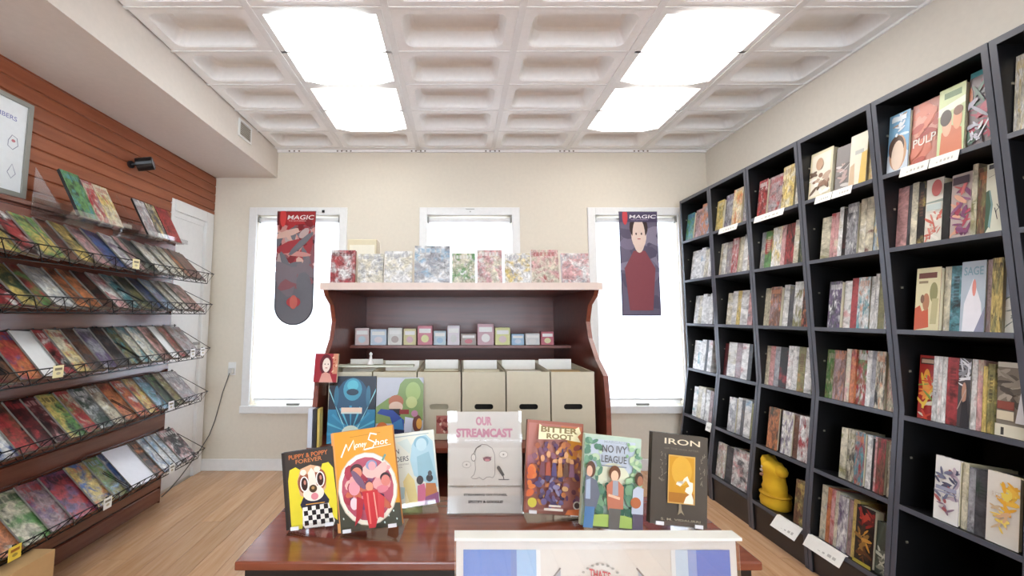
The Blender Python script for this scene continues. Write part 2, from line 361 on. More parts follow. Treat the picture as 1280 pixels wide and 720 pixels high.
# ------------------------------------------------------------------ flat print: layered thin shapes on a page
FONT = {}
def glyphs(txt, bold=.012):
    key = (txt, bold)
    if key in FONT: return FONT[key]
    cu = bpy.data.curves.new('lettering', 'FONT'); cu.body = txt; cu.size = 1; cu.resolution_u = 3; cu.offset = bold
    ob = bpy.data.objects.new('lettering', cu); COL.objects.link(ob)
    dg = bpy.context.evaluated_depsgraph_get(); me = bpy.data.meshes.new_from_object(ob.evaluated_get(dg))
    vs = [(q.co.x, q.co.y) for q in me.vertices]; fs = [tuple(p.vertices) for p in me.polygons]
    bpy.data.objects.remove(ob); bpy.data.meshes.remove(me); bpy.data.curves.remove(cu)
    x0 = min(q[0] for q in vs); x1 = max(q[0] for q in vs); yy0 = min(q[1] for q in vs); yy1 = max(q[1] for q in vs)
    FONT[key] = ([((q[0]-x0)/(x1-x0), (q[1]-yy0)/(yy1-yy0)) for q in vs], fs); return FONT[key]
class Art:
    """shapes in page coordinates: u right, v up, both in metres; each layer 0.15 mm above the last"""
    def __init__(s, w, h): s.w, s.h = w, h; s.v = []; s.f = []; s.m = []; s.mats = []; s.k = 0
    def mi(s, c, rough=.38):
        m = mat(c, rough)
        if m not in s.mats: s.mats.append(m)
        return s.mats.index(m)
    def raw(s, vs, fs, c):
        s.k += 1; i = len(s.v); d = -.00012*s.k
        s.v += [(u, d, v) for u, v in vs]; mi = s.mi(c)
        for f in fs: s.f.append(tuple(i+j for j in f)); s.m.append(mi)
        return s
    def poly(s, pts, c): # relative coordinates 0..1
        pts = [(min(max(p[0], 0), 1), min(max(p[1], 0), 1)) for p in pts]
        return s.raw([(u*s.w, v*s.h) for u, v in pts], [tuple(range(len(pts)))], c)
    def rect(s, u0, v0, u1, v1, c): return s.poly([(u0, v0), (u1, v0), (u1, v1), (u0, v1)], c)
    def ell(s, cu, cv, ru, rv, c, a=0, n=20):
        P = []
        for k in range(n):
            t = 2*math.pi*k/n; x, y = ru*math.cos(t), rv*math.sin(t)*s.h/s.w
            P.append((cu+x*math.cos(a)-y*math.sin(a), cv+(x*math.sin(a)+y*math.cos(a))*s.w/s.h))
        return s.poly(P, c)
    def line(s, pts, c, t=.006):
        q = [(p[0]*s.w, p[1]*s.h) for p in pts]; t *= s.w
        vs, fs = [], []
        for i, p in enumerate(q):
            a, b = q[max(i-1, 0)], q[min(i+1, len(q)-1)]; d = Vector((b[0]-a[0], b[1]-a[1])); d.normalize(); nrm = (-d.y*t, d.x*t)
            vs += [(p[0]+nrm[0], p[1]+nrm[1]), (p[0]-nrm[0], p[1]-nrm[1])]
        for i in range(len(q)-1): fs.append((2*i, 2*i+1, 2*i+3, 2*i+2))
        return s.raw(vs, fs, c)
    def text(s, txt, u0, v0, u1, v1, c, shear=0, slope=0, bold=.012):
        vs, fs = glyphs(txt, bold)
        return s.raw([((u0+(u1-u0)*x+shear*y*(v1-v0))*s.w, (v0+(v1-v0)*y+slope*x)*s.h) for x, y in vs], fs, c)
    def blobs(s, n, u0, v0, u1, v1, cols, r0=.02, r1=.07, seed=1):
        g = random.Random(seed)
        for _ in range(n): s.ell(g.uniform(u0, u1), g.uniform(v0, v1), g.uniform(r0, r1), g.uniform(r0, r1), g.choice(cols), g.uniform(0, 3), 9)
        return s
    def build(s, name, parent, loc=(0, 0, 0)):
        me = bpy.data.meshes.new(name); me.from_pydata(s.v, [], s.f)
        for m in s.mats: me.materials.append(m)
        me.polygons.foreach_set('material_index', s.m); me.update()
        o = bpy.data.objects.new(name, me); COL.objects.link(o); o.parent = parent; o.location = loc; return o

# ------------------------------------------------------------------ books
PAL = dict(w='#e8e6e2', c='#d9cfb0', k='#1d1a1c', r='#b8262a', d='#6d1c22', o='#d97a2e', y='#e0c04a', g='#5d9a4a', G='#2f4a38', b='#3f66a8',
           t='#3f9aa6', p='#d99a98', P='#6a4f7d', n='#7b4c30', s='#a3a2a8', S='#55545a', l='#93b9d6', m='#a88a8c', v='#8d8747')
WORD = dict(w='white', c='cream', k='black', r='red', d='dark red', o='orange', y='yellow', g='green', G='dark green', b='blue', t='teal', p='pink', P='purple',
            n='brown', s='grey', S='dark grey', l='pale blue', m='dusty pink', v='olive')
def mute(c, f=.22, d=.86):
    g_ = .3*c[0]+.55*c[1]+.15*c[2]; return tuple((x*(1-f)+g_*f)*d for x in c)
INK = {k: mute(lin(v)) for k, v in PAL.items()}
def ink(o, cols, seed):
    if cols in ('www', 'wwc') and len(o.data.materials): o.data = o.data; o.data.materials[0] = mat('#e6e5e4', .4)
    cols = (cols*3)[:3] if len(cols) < 3 else cols[:3]
    for nm, c in zip(('ink_a', 'ink_b', 'ink_c'), cols): o[nm] = list(INK[c])
    o['seed'] = float(seed)
def colour_words(cols):
    a = WORD[cols[0]]; b = WORD[cols[1]] if len(cols) > 1 and cols[1] != cols[0] else None
    return f'{a} and {b}' if b else 'all '+a
SEED = [0]
def face_book(mat4, wd, h, t, cols, label, group, name='book'):
    """book standing cover-out: local x goes into the shelf, y along it, z up; cover on x=0"""
    root = empty(name); root.matrix_world = mat4; tag(root, label, 'book', group); SEED[0] += 1.37
    c = .0015
    mb = MB()
    mb.box((0, 0, 0), (c, wd, h)); mb.box((t-c, 0, 0), (t, wd, h)); mb.box((c, wd-c, 0), (t-c, wd, h))
    mb.quad([(-.0002, wd, 0), (-.0002, 0, 0), (-.0002, 0, h), (-.0002, wd, h)], 0, [(0, 0), (1, 0), (1, 1), (0, 1)])
    o = mb.build('cover', M['printed'], root); ink(o, cols, SEED[0])
    B((c, .004, .003), (t-c, wd-c, h-.004)).build('page_block', M['page'], root)
    return root
def spine_book(mat4, wd, h, dp, cols, label, group, name='book'):
    SEED[0] += 1.37
    mb = MB(); c = min(.002, wd*.2)
    mb.box((0, 0, 0), (c, wd, h)); mb.box((c, 0, 0), (dp, c, h)); mb.box((c, wd-c, 0), (dp, wd, h))
    mb.box((c, c, .003), (dp-.004, wd-c, h-.004), 1)
    mb.quad([(-.0002, wd, 0), (-.0002, 0, 0), (-.0002, 0, h), (-.0002, wd, h)], 0, [(0, 0), (1, 0), (1, 1), (0, 1)])
    o = mb.build(name, [M['spine'], M['page']]); o.matrix_world = mat4; ink(o, cols, SEED[0]); tag(o, label, 'book', group); return o

# ------------------------------------------------------------------ black bookcases along the right wall
UY = [3.175, 2.800, 2.430, 2.050, 1.670, 1.283, .900]
SH = [1.762, 1.460, 1.133, .800, .468, .165]
TOP = 2.085
def xf(z): return 1.75 if z > .82 else max(1.655, 1.655+.095*(z-.2)/.62)
ORD = ['first', 'second', 'third', 'fourth', 'fifth', 'sixth', 'seventh', 'eighth', 'ninth', 'tenth', 'eleventh', 'twelfth', 'thirteenth', 'fourteenth']
BAYN = ['first', 'second', 'third', 'fourth', 'fifth', 'sixth']
SHN = ['top', 'second', 'third', 'fourth', 'fifth', 'bottom']
TILT = R(9)
def shelf_frame(s, y, dx=.012, dz=.0015):
    z = SH[s]; return Matrix.Translation((xf(z), y, z)) @ Matrix.Rotation(TILT, 4, 'Y') @ Matrix.Translation((dx, 0, dz))
for b in range(6):
    ya, yb = UY[b+1]+.002, UY[b]-.002
    t = empty('bookcase', (1.9, (ya+yb)/2, 0))
    tag(t, f'tall black open bookcase of six tilted shelves, {BAYN[b]} from the window', 'bookcase', 'black bookcases along the right wall')
    off = (-1.9, -(ya+yb)/2, 0)
    T = lambda p: (p[0]+off[0], p[1]+off[1], p[2]+off[2])
    for y in (ya, yb-.018):
        prof = [(1.655+off[0], 0), (1.655+off[0], .2), (1.75+off[0], .82), (1.75+off[0], TOP), (XR-.004+off[0], TOP), (XR-.004+off[0], 0)]
        sp_ = MB().prism(prof, y+off[1], y+.018+off[1]).build('side_panel', M['black'], t)
        q = [(1.655+off[0], .0), (1.655+off[0], .2), (1.75+off[0], .82), (1.75+off[0], TOP)]
        pr2 = [(x-.0025, z_) for x, z_ in q]+[(x, z_) for x, z_ in reversed(q)]
        MB().prism(pr2, y+off[1], y+.018+off[1]).build('edging', M['edge'], sp_)
        inner = y+.018 if y == ya else y
        d_ = 1 if y == ya else -1
        mb = MB()
        for zz in (1.93, 1.62, 1.30, .97, .64, .33):
            mb.box(T((xf(zz)+.03, min(inner, inner+.003*d_), zz-.004)), T((xf(zz)+.038, max(inner, inner+.003*d_), zz+.004)))
        mb.build('shelf_pin_holes', mat('#8a8578', .4, .5), sp_)
    B(T((XR-.012, ya+.018, .0)), T((XR-.004, yb-.018, TOP-.02))).build('back_panel', M['black'], t)
    tp = B(T((1.75, ya+.018, TOP-.022)), T((XR-.012, yb-.018, TOP))).build('top_panel', M['black'], t)
    B(T((1.7475, ya+.018, TOP-.022)), T((1.75, yb-.018, TOP))).build('edging', M['edge'], tp)
    for s, z in enumerate(SH):
        dp = (XR-.02-xf(z))/math.cos(TILT)
        Mx = Matrix.Translation((xf(z)+off[0], off[1], z)) @ Matrix.Rotation(TILT, 4, 'Y')
        sh = MB().box((0, ya+.0185, -.018), (dp, yb-.0185, 0), 0, Mx).build('shelf', M['black'], t)
        MB().box((-.003, ya+.0185, -.018), (0, yb-.0185, 0), 0, Mx).build('edging', M['edge'], sh)
    B(T((1.662, ya+.0185, 0)), T((1.68, yb-.0185, .138))).build('plinth', M['plinth'], t)
def na1(a): a.rect(0, 0, 1, 1, '#7fb0d2'); a.poly([(0, 0), (1, 0), (1, .3), (.6, .45), (0, .3)], '#c9d3de'); a.ell(.5, .33, .42, .3, '#c79c7a'); a.ell(.42, .42, .38, .2, '#5a4438'); a.ell(.5, .28, .3, .25, '#e3cdb9'); a.blobs(16, .25, .6, .8, .95, ['#e6ecf0', '#cfe0ea', '#a98f7a'], .03, .09, 3); a.rect(.15, .86, .85, .94, '#dfe9ef')
def na2(a): a.rect(0, 0, 1, 1, '#c98a7c'); a.blobs(26, .15, .08, .85, .9, ['#b4574a', '#d69a86', '#a84a40', '#cf7c66'], .08, .2, 6); a.text('PULP', .1, .30, .92, .43, '#f0e6dc', 0, .03)
def na3(a): a.rect(0, 0, 1, 1, '#c3cf9a'); a.poly([(0, .6), (1, .7), (1, .8), (0, .72)], '#e4e6d4'); a.rect(.2, .84, .85, .93, '#5e7a4a'); a.poly([(.1, 0), (.15, .35), (.4, .45), (.9, .35), (.95, 0)], '#cf7a58'); a.ell(.35, .45, .18, .17, '#e3b394'); a.ell(.3, .56, .22, .12, '#4a3a30'); a.ell(.74, .5, .17, .16, '#e0a07c'); a.ell(.76, .61, .18, .07, '#7b4c30')
def na4(a): a.rect(0, 0, 1, 1, '#7d6f72'); a.rect(0, .93, 1, 1, '#5fb4bf'); a.blobs(40, .05, .1, .95, .85, ['#b0455a', '#5d5a64', '#c97a52', '#8a4a5a', '#4c6a58', '#a9a4b4'], .05, .16, 9); a.line([(.35, .08), (.85, .38)], '#e6e6ec', .03); a.blobs(10, .1, .1, .5, .3, ['#dcdce4', '#b9b9c4'], .02, .06, 4)
def nb1(a): a.rect(0, 0, 1, 1, '#e0dccf'); a.poly([(0, .62), (1, .62), (1, .66), (0, .64)], '#9aa49a'); a.blobs(22, .15, .05, .9, .5, ['#c96a5a', '#e6d9c9', '#d98a7a', '#efe9dd'], .03, .1, 4); a.ell(.65, .84, .3, .13, '#c0625e'); a.rect(.1, .5, .95, .6, '#c3cdc9')
def nb2(a): a.rect(0, 0, 1, 1, '#b9a9a4'); a.blobs(34, .12, .05, .9, .8, ['#a84458', '#7a3f66', '#c96a6a', '#d9a48a', '#8f5a7c'], .05, .13, 7); a.rect(.1, .83, .9, .95, '#4a3a44')
def nb3(a): a.rect(0, 0, 1, 1, '#dfe0cd'); a.poly([(0, .0), (.2, .1), (.28, .4), (.15, .62), (0, .6)], '#3d5c46'); a.poly([(.15, .1), (.26, .4), (.14, .6), (.2, .62), (.36, .4), (.26, .06)], '#7fa0a0'); a.line([(.45, .35), (.6, .18), (.52, .3), (.66, .34), (.55, .4)], '#3a3d3c', .02); a.rect(.1, .92, .9, .985, '#4c4c50'); a.line([(.1, .8), (.8, .86)], '#6c6e6c', .012)
def nc1(a): a.rect(0, 0, 1, 1, '#d9d0a8'); a.rect(.1, .83, .85, .92, '#6e4038'); a.rect(.12, .75, .5, .79, '#8f7d60'); a.poly([(0, 0), (0, .35), (.2, .4), (.3, .3), (.55, .35), (.6, .05)], '#c45a3c'); a.ell(.45, .45, .14, .14, '#b07a5a'); a.ell(.75, .6, .16, .16, '#8d8a5e'); a.poly([(.65, .1), (.7, .5), (.95, .5), (.9, .1)], '#b9b084'); a.ell(.3, .5, .08, .07, '#7c5a44')
def nc2(a): a.rect(0, 0, 1, 1, '#b0bcc8'); a.text('SAGE', .1, .80, .9, .92, '#7fa0ae'); a.poly([(.1, 0), (.15, .4), (.5, .75), (.85, .4), (.95, 0)], '#e6e4ea'); a.ell(.55, .62, .08, .12, '#d98a80'); a.poly([(.6, 0), (1, .35), (1, 0)], '#8f8fa6')
def nc3(a): a.rect(0, 0, 1, 1, '#a9b4c9'); a.poly([(0, 0), (0, .4), (.3, .5), (1, .55), (1, 0)], '#e3e4dc'); a.blobs(14, .05, .03, .9, .5, ['#b6bdb4', '#8a958f', '#f0f0ea', '#6f7f78'], .03, .09, 3); a.ell(.4, .68, .16, .14, '#cdc9c0'); a.rect(.1, .84, .9, .96, '#dfe0e2')
def nd1(a): a.rect(0, 0, 1, 1, '#a32a26'); a.rect(.05, .86, .95, .96, '#3a1c1c'); a.rect(.12, .88, .88, .94, '#b9a08a'); a.ell(.5, .55, .25, .24, '#e09a3c'); a.blobs(26, .1, .05, .9, .7, ['#e0bb48', '#c9462f', '#7f9a48', '#e28a3a', '#d8d0bb'], .05, .13, 2)
def nd2(a): a.rect(0, 0, 1, 1, '#4a4647'); a.blobs(18, .1, .6, .9, .95, ['#c9c9cf', '#8d8c93', '#e6e6ea'], .05, .14, 2); a.ell(.55, .5, .2, .15, '#b58a74'); a.line([(.05, .25), (.7, .55)], '#b9a89c', .03); a.poly([(.3, 0), (.4, .35), (.8, .4), (1, .1), (1, 0)], '#2e2c30')
def nd3(a): a.rect(0, 0, 1, 1, '#8d8478'); a.rect(0, .93, 1, 1, '#dcdace'); a.blobs(24, .05, .45, .95, .9, ['#6f685f', '#a39a8c', '#5b544e', '#b9b0a2'], .06, .16, 3); a.rect(.05, .36, .6, .47, '#8f4d40'); a.rect(.05, .22, .6, .34, '#d9ceb4'); a.rect(0, 0, 1, .16, '#dfd8c2'); a.poly([(.65, .2), (.8, .6), (1, .7), (1, .2)], '#dcdce0'); a.rect(.2, .02, .3, .12, '#3d3730')
def ne1(a): a.rect(0, 0, 1, 1, '#e2e0dc'); a.blobs(40, .12, .18, .9, .85, ['#6d6f86', '#8f7a8c', '#a35a5c', '#50536a', '#b9a9b4'], .03, .09, 2); a.rect(.1, .48, .95, .54, '#9a9cb2'); a.rect(.1, .44, .95, .46, '#9a9cb2')
def ne2(a): a.rect(0, 0, 1, 1, '#d6d0c6'); a.blobs(22, .45, .5, .85, .85, ['#e3a93c', '#e6cc5e', '#e8b84a'], .04, .1, 2); a.blobs(20, .3, .2, .65, .55, ['#e6cc6a', '#d0a884', '#e3c35a', '#c9b08e'], .03, .08, 3); a.text('RED', .2, .64, .5, .72, '#c9bcae')
def nf1(a): a.rect(0, 0, 1, 1, '#d9cfae'); a.rect(.08, .06, .92, .94, '#e3dccb'); a.blobs(22, .15, .1, .85, .6, ['#8f6f5c', '#b9a08c', '#efe9e0', '#6e5a4c'], .05, .12, 3); a.ell(.45, .72, .16, .13, '#b9977c')
def nf2(a): a.rect(0, 0, 1, 1, '#87817f'); a.blobs(14, .2, .1, .8, .55, ['#b9a09a', '#cfc9c6', '#6f6866'], .06, .14, 3)
def nf3(a): a.rect(0, 0, 1, 1, '#e3dcc9'); a.rect(.3, .6, .8, .68, '#b9b9b2'); a.poly([(0, 0), (.05, .4), (.3, .45), (.35, 0)], '#cdb394'); a.poly([(.6, 0), (.7, .6), (1, .62), (1, 0)], '#e0be68')
def ng1(a): a.rect(0, 0, 1, 1, '#221c1c'); a.blobs(20, .1, .68, .9, .92, ['#8e2a24', '#b0402e', '#5e1c1c'], .05, .12, 2); a.blobs(26, .15, .1, .85, .6, ['#8f6a34', '#5e3a22', '#c08a3a', '#3a2a24'], .05, .12, 5); a.rect(0, 0, 1, .06, '#a99a3c')
def ng2(a): a.rect(0, 0, 1, 1, '#4a524a'); a.blobs(20, .1, .05, .9, .5, ['#c9cdc0', '#8f968a', '#6e766c', '#e0e0d6'], .05, .12, 5)
NEARART = {(4, 0, 0): na1, (4, 0, 1): na2, (4, 0, 2): na3, (4, 0, 3): na4, (4, 1, 4): nb1, (4, 1, 6): nb2, (4, 1, 9): nb3, (4, 2, 0): nc1, (4, 2, 3): nc2, (4, 2, 7): nc3,
           (4, 3, 0): nd1, (4, 3, 5): nd2, (4, 3, 10): nd3, (4, 4, 0): ne1, (4, 4, 4): ne2, (3, 0, 0): nf1, (3, 0, 1): nf2, (3, 0, 2): nf3, (3, 5, 7): ng1, (3, 5, 8): ng2}
# what stands on each shelf, left (far) to right (near): kind, start, end along the shelf, height, inks
#BOOKDATA
CELLS = {
 (5,0): [('F',1.261,1.234,0.26,'cwy')],
 (4,0): [('F',1.648,1.569,0.25,'lbn'), ('F',1.569,1.474,0.255,'rop'), ('F',1.471,1.389,0.26,'gcp'), ('F',1.387,1.305,0.28,'mPr')],
 (4,1): [('S',1.648,1.608,0.25,'pm'), ('S',1.608,1.596,0.25,'Sk'), ('S',1.596,1.573,0.255,'cw'), ('S',1.573,1.548,0.25,'kyn'), ('F',1.548,1.491,0.25,'wrs'), ('S',1.491,1.466,0.22,'kG'), ('F',1.466,1.405,0.24,'mrP'), ('S',1.405,1.389,0.26,'cv'), ('F',1.389,1.359,0.24,'nvo'), ('F',1.359,1.305,0.24,'wkG')],
 (4,2): [('F',1.602,1.520,0.24,'cro'), ('S',1.520,1.500,0.24,'cw'), ('S',1.500,1.466,0.24,'tlk'), ('F',1.466,1.397,0.25,'lws'), ('S',1.397,1.384,0.25,'ms'), ('S',1.384,1.374,0.25,'mc'), ('F',1.374,1.345,0.25,'yvk'), ('F',1.345,1.305,0.26,'wls')],
 (4,3): [('F',1.627,1.573,0.24,'ryo'), ('S',1.573,1.557,0.24,'ws'), ('S',1.557,1.544,0.24,'wp'), ('S',1.544,1.529,0.24,'wS'), ('S',1.529,1.493,0.24,'rkd'), ('F',1.493,1.457,0.24,'Swk'), ('S',1.457,1.441,0.24,'wp'), ('S',1.441,1.426,0.24,'pc'), ('S',1.426,1.414,0.22,'yc'), ('S',1.414,1.395,0.23,'vyk'), ('F',1.395,1.318,0.24,'cSw')],
 (4,4): [('F',1.550,1.476,0.22,'wPm'), ('S',1.476,1.458,0.22,'cv'), ('S',1.458,1.439,0.21,'sS'), ('S',1.439,1.403,0.21,'SG'), ('F',1.403,1.323,0.22,'cyw'), ('S',1.323,1.307,0.21,'kS')],
 (3,0): [('F',2.028,1.903,0.24,'cnw'), ('F',1.895,1.823,0.22,'Sms'), ('F',1.815,1.735,0.24,'cws'), ('F',1.735,1.692,0.25,'yco')],
 (3,1): [('S',1.996,1.947,0.21,'cv'), ('S',1.947,1.926,0.22,'pr'), ('S',1.926,1.906,0.22,'pc'), ('S',1.906,1.885,0.24,'wc'), ('S',1.885,1.858,0.23,'kd'), ('F',1.858,1.805,0.24,'sSw'), ('S',1.805,1.776,0.25,'cw'), ('S',1.776,1.741,0.25,'cd'), ('F',1.741,1.692,0.25,'lyw')],
 (3,2): [('F',1.977,1.914,0.22,'PSw'), ('S',1.914,1.879,0.22,'wp'), ('S',1.879,1.845,0.23,'rd'), ('F',1.845,1.791,0.23,'wto'), ('S',1.791,1.773,0.23,'wS'), ('S',1.773,1.756,0.24,'ws'), ('S',1.756,1.726,0.25,'vy'), ('F',1.726,1.692,0.25,'wGr')],
 (3,3): [('F',2.028,1.978,0.23,'vgc'), ('F',1.978,1.921,0.23,'mno'), ('S',1.921,1.898,0.24,'cp'), ('S',1.898,1.875,0.24,'or'), ('F',1.875,1.824,0.24,'rgw'), ('S',1.824,1.803,0.24,'ws'), ('S',1.803,1.783,0.24,'sw'), ('F',1.783,1.743,0.24,'cko'), ('F',1.743,1.692,0.25,'cpg')],
 (3,4): [('S',1.927,1.896,0.22,'cv'), ('F',1.896,1.852,0.22,'ckv'), ('F',1.852,1.809,0.22,'tro'), ('S',1.809,1.785,0.22,'wl'), ('S',1.785,1.775,0.21,'kk'), ('S',1.775,1.759,0.22,'pw'), ('F',1.759,1.724,0.22,'nrk'), ('F',1.724,1.692,0.22,'cnw')],
 (3,5): [('S',2.015,1.985,0.24,'cw'), ('S',1.985,1.965,0.24,'or'), ('S',1.965,1.945,0.24,'pr'), ('S',1.945,1.925,0.24,'cw'), ('F',1.925,1.879,0.23,'wPs'), ('S',1.879,1.861,0.23,'mp'), ('S',1.861,1.832,0.24,'yv'), ('F',1.832,1.755,0.23,'knr'), ('F',1.755,1.692,0.2,'Gkw')],
 (2,0): [('F',2.385,2.315,0.22,'rdw'), ('F',2.315,2.204,0.22,'msr'), ('F',2.204,2.123,0.24,'ycn'), ('F',2.123,2.072,0.24,'wcs')],
 (2,1): [('S',2.399,2.367,0.22,'sc'), ('S',2.367,2.318,0.22,'grc'), ('F',2.318,2.248,0.23,'wyc'), ('S',2.248,2.220,0.23,'pm'), ('F',2.220,2.161,0.23,'rkd'), ('S',2.161,2.129,0.24,'cw'), ('F',2.129,2.089,0.24,'Gvk')],
 (2,2): [('S',2.408,2.378,0.22,'cv'), ('S',2.378,2.347,0.22,'cn'), ('F',2.347,2.271,0.22,'nmo'), ('S',2.271,2.233,0.23,'ws'), ('S',2.233,2.195,0.22,'Sv'), ('F',2.195,2.128,0.24,'wvw'), ('F',2.128,2.085,0.22,'kor')],
 (2,3): [('S',2.408,2.379,0.22,'cn'), ('S',2.379,2.343,0.22,'pr'), ('S',2.343,2.308,0.22,'sw'), ('S',2.308,2.253,0.22,'kr'), ('S',2.253,2.221,0.23,'wp'), ('S',2.221,2.185,0.23,'ws'), ('S',2.185,2.140,0.23,'von'), ('S',2.140,2.097,0.23,'ww')],
 (2,4): [('F',2.353,2.278,0.22,'onG'), ('S',2.278,2.256,0.22,'kn'), ('F',2.256,2.187,0.22,'wPc'), ('S',2.187,2.147,0.22,'ns'), ('F',2.147,2.072,0.22,'wrs')],
 (2,5): [('F',2.158,2.086,0.21,'nvy')],
 (1,0): [('F',2.778,2.702,0.21,'yvc'), ('F',2.702,2.613,0.23,'sSP'), ('F',2.613,2.523,0.24,'coy'), ('F',2.523,2.459,0.24,'smw')],
 (1,1): [('S',2.778,2.754,0.22,'cn'), ('S',2.754,2.713,0.22,'wc'), ('F',2.713,2.648,0.22,'smc'), ('F',2.648,2.587,0.23,'prw'), ('S',2.587,2.550,0.23,'cw'), ('S',2.550,2.507,0.24,'ws'), ('S',2.507,2.472,0.24,'cp')],
 (1,2): [('S',2.742,2.693,0.21,'cw'), ('S',2.693,2.646,0.22,'wc'), ('S',2.646,2.609,0.22,'yc'), ('S',2.609,2.543,0.22,'ws'), ('S',2.543,2.501,0.2,'ps')],
 (1,3): [('S',2.778,2.742,0.21,'dk'), ('S',2.742,2.664,0.22,'wc'), ('S',2.664,2.612,0.22,'ms'), ('S',2.612,2.554,0.22,'wp'), ('S',2.554,2.520,0.22,'kS')],
 (1,4): [('F',2.686,2.617,0.21,'sww'), ('S',2.617,2.581,0.22,'ws'), ('S',2.581,2.553,0.21,'Sn'), ('S',2.553,2.498,0.22,'wl'), ('S',2.498,2.465,0.21,'vg')],
 (1,5): [('F',2.778,2.696,0.21,'wcp'), ('S',2.696,2.627,0.21,'Sk'), ('F',2.627,2.466,0.22,'wSp')],
 (0,0): [('F',3.147,3.049,0.21,'tgb'), ('F',3.049,2.957,0.22,'mpn'), ('F',2.957,2.851,0.24,'ols')],
 (0,1): [('S',3.119,3.055,0.22,'ww'), ('S',3.055,3.004,0.22,'wc'), ('S',3.004,2.954,0.23,'wl'), ('S',2.954,2.906,0.21,'cw'), ('S',2.906,2.869,0.23,'ww')],
 (0,2): [('S',3.116,3.064,0.21,'ws'), ('S',3.064,3.023,0.21,'cw'), ('S',3.023,2.974,0.22,'ww'), ('S',2.974,2.936,0.2,'ws'), ('S',2.936,2.889,0.22,'wc')],
 (0,3): [('S',3.130,3.078,0.21,'ww'), ('S',3.078,3.038,0.21,'wt'), ('S',3.038,2.989,0.22,'wc'), ('S',2.989,2.960,0.22,'kS'), ('S',2.960,2.914,0.22,'wp')],
 (0,4): [('S',3.090,3.039,0.21,'wt'), ('S',3.039,2.990,0.22,'cw'), ('S',2.990,2.952,0.22,'wc'), ('S',2.942,2.896,0.21,'ws'), ('S',2.896,2.860,0.21,'mn')],
}
for (b, s), items in CELLS.items():
    for k, (kind, yh, yl, h, cols) in enumerate(items):
        wd = max(yh-yl-.0012, .004)
        grp = f'books on the {SHN[s]} shelf of the {BAYN[b]} bookcase'
        lab = f"{colour_words(cols)} book {'face' if kind == 'F' else 'spine'} out, {ORD[k]} from left, {SHN[s]} shelf, {BAYN[b]} bookcase from window"
        if len(lab.split()) > 16: lab = lab.replace(' from window', '')
        if kind == 'F':
            t_ = .018+.03*((k*7+s*3+b) % 4)/4
            fb = face_book(shelf_frame(s, yl, .012+.01*((k+s) % 2)), wd, h, t_, cols, lab, grp)
            if (b, s, k) in NEARART:
                a = Art(wd, h); NEARART[(b, s, k)](a); q = a.build('cover_art', fb, (-.0005, wd, 0)); q.rotation_euler = (0, 0, R(-90))
        else:
            spine_book(shelf_frame(s, yl, .014+.006*((k*3+s) % 3)), wd, h, .165, cols, lab, grp)
#BOOKEND

# white cards hooked over the shelf edges
def shelf_card(s, ya, yb, label, drop=.036, z0=None, out=.012):
    z = SH[s]; x = xf(z)
    o = empty('shelf_card', (x-.004, (ya+yb)/2, z)); hw = abs(yb-ya)/2
    tag(o, label, 'shelf label', 'white cards on the shelf edges')
    MB().prism([(0, 0.001), (-out, -drop), (-out-.0015, -drop), (-.0015, .0025), (.012, .0025), (.012, .001)], -hw, hw).build('card', mat('#efece4', .6), o)
    a = Art(2*hw, drop)
    g = random.Random(int(ya*1000))
    for k in range(6): a.rect(.12+.13*k, .35, .12+.13*k+g.uniform(.05, .1), .62, '#b9b4ab')
    q = a.build('printed_line', o); q.matrix_local = Matrix.Translation((-out-.0016, hw, -drop)) @ Matrix.Rotation(R(-90), 4, 'Z') @ Matrix.Rotation(math.atan2(-out, drop), 4, 'X')
    return o
for s, ya, yb, l, kw in (
    (0, 1.478, 1.575, 'white card on top shelf edge under the red book, fifth bookcase', {}),
    (0, 1.385, 1.474, 'white card on top shelf edge under the green book, fifth bookcase', {}),
    (0, 1.873, 1.960, 'white card on top shelf edge under framed cover, fourth bookcase', {}),
    (0, 1.775, 1.869, 'white card on top shelf edge under grey book, fourth bookcase', {}),
    (0, 2.155, 2.372, 'long white card on top shelf edge, third bookcase from window', {}),
    (0, 2.52, 2.70, 'white card on top shelf edge, second bookcase from window', {}),
    (5, 2.072, 2.225, 'large white card on bottom shelf edge below the yellow figure', dict(drop=.05, out=.04)),
    (5, 1.850, 2.035, 'long white card on bottom shelf edge, fourth bookcase from window', dict(drop=.045, out=.03)),
    (4, 2.815, 2.87, 'small white card on fifth shelf edge of the bookcase beside the window', dict(drop=.05))):
    shelf_card(s, ya, yb, l, **kw)

# yellow cloth figure on the bottom shelf
T0 = shelf_frame(5, 2.335, .075); p0 = T0.translation
fg = empty('cloth_figure', (p0.x+.0, p0.y, p0.z-.004)); tag(fg, 'yellow soft cloth figure standing on a bottom shelf of the black bookcases', 'figure')
prof = [(.060, 0), (.076, .012), (.078, .035), (.073, .06), (.064, .078), (.062, .09), (.066, .104), (.060, .125), (.054, .15), (.055, .172), (.060, .188), (.062, .205), (.058, .222), (.046, .236), (.022, .244)]
mb = MB().lathe(prof, n=24, sx=.85, sy=1)
for i, q in enumerate(mb.v):
    a_ = math.atan2(q[1], q[0]); wr = .0025*math.sin(5*a_+q[2]*90)+.002*math.sin(60*q[2]+2*a_)
    mb.v[i] = (q[0]+wr*math.cos(a_), q[1]+wr*math.sin(a_)+.10*max(q[2]-.17, 0)*(1 if q[1] > 0 else .3), q[2]*(1+.12*(q[1] > 0.02)*(q[2] > .2)))
o = mb.build('body', mat('#d9aa1e', .9), fg, smooth=True)
MB().lathe([(.012, 0), (.03, .01), (.036, .03), (.028, .05), (.01, .058)], (-.0, -.052, .178), 14, .9, .9).build('shoulder', mat('#d9aa1e', .9), fg, smooth=True)
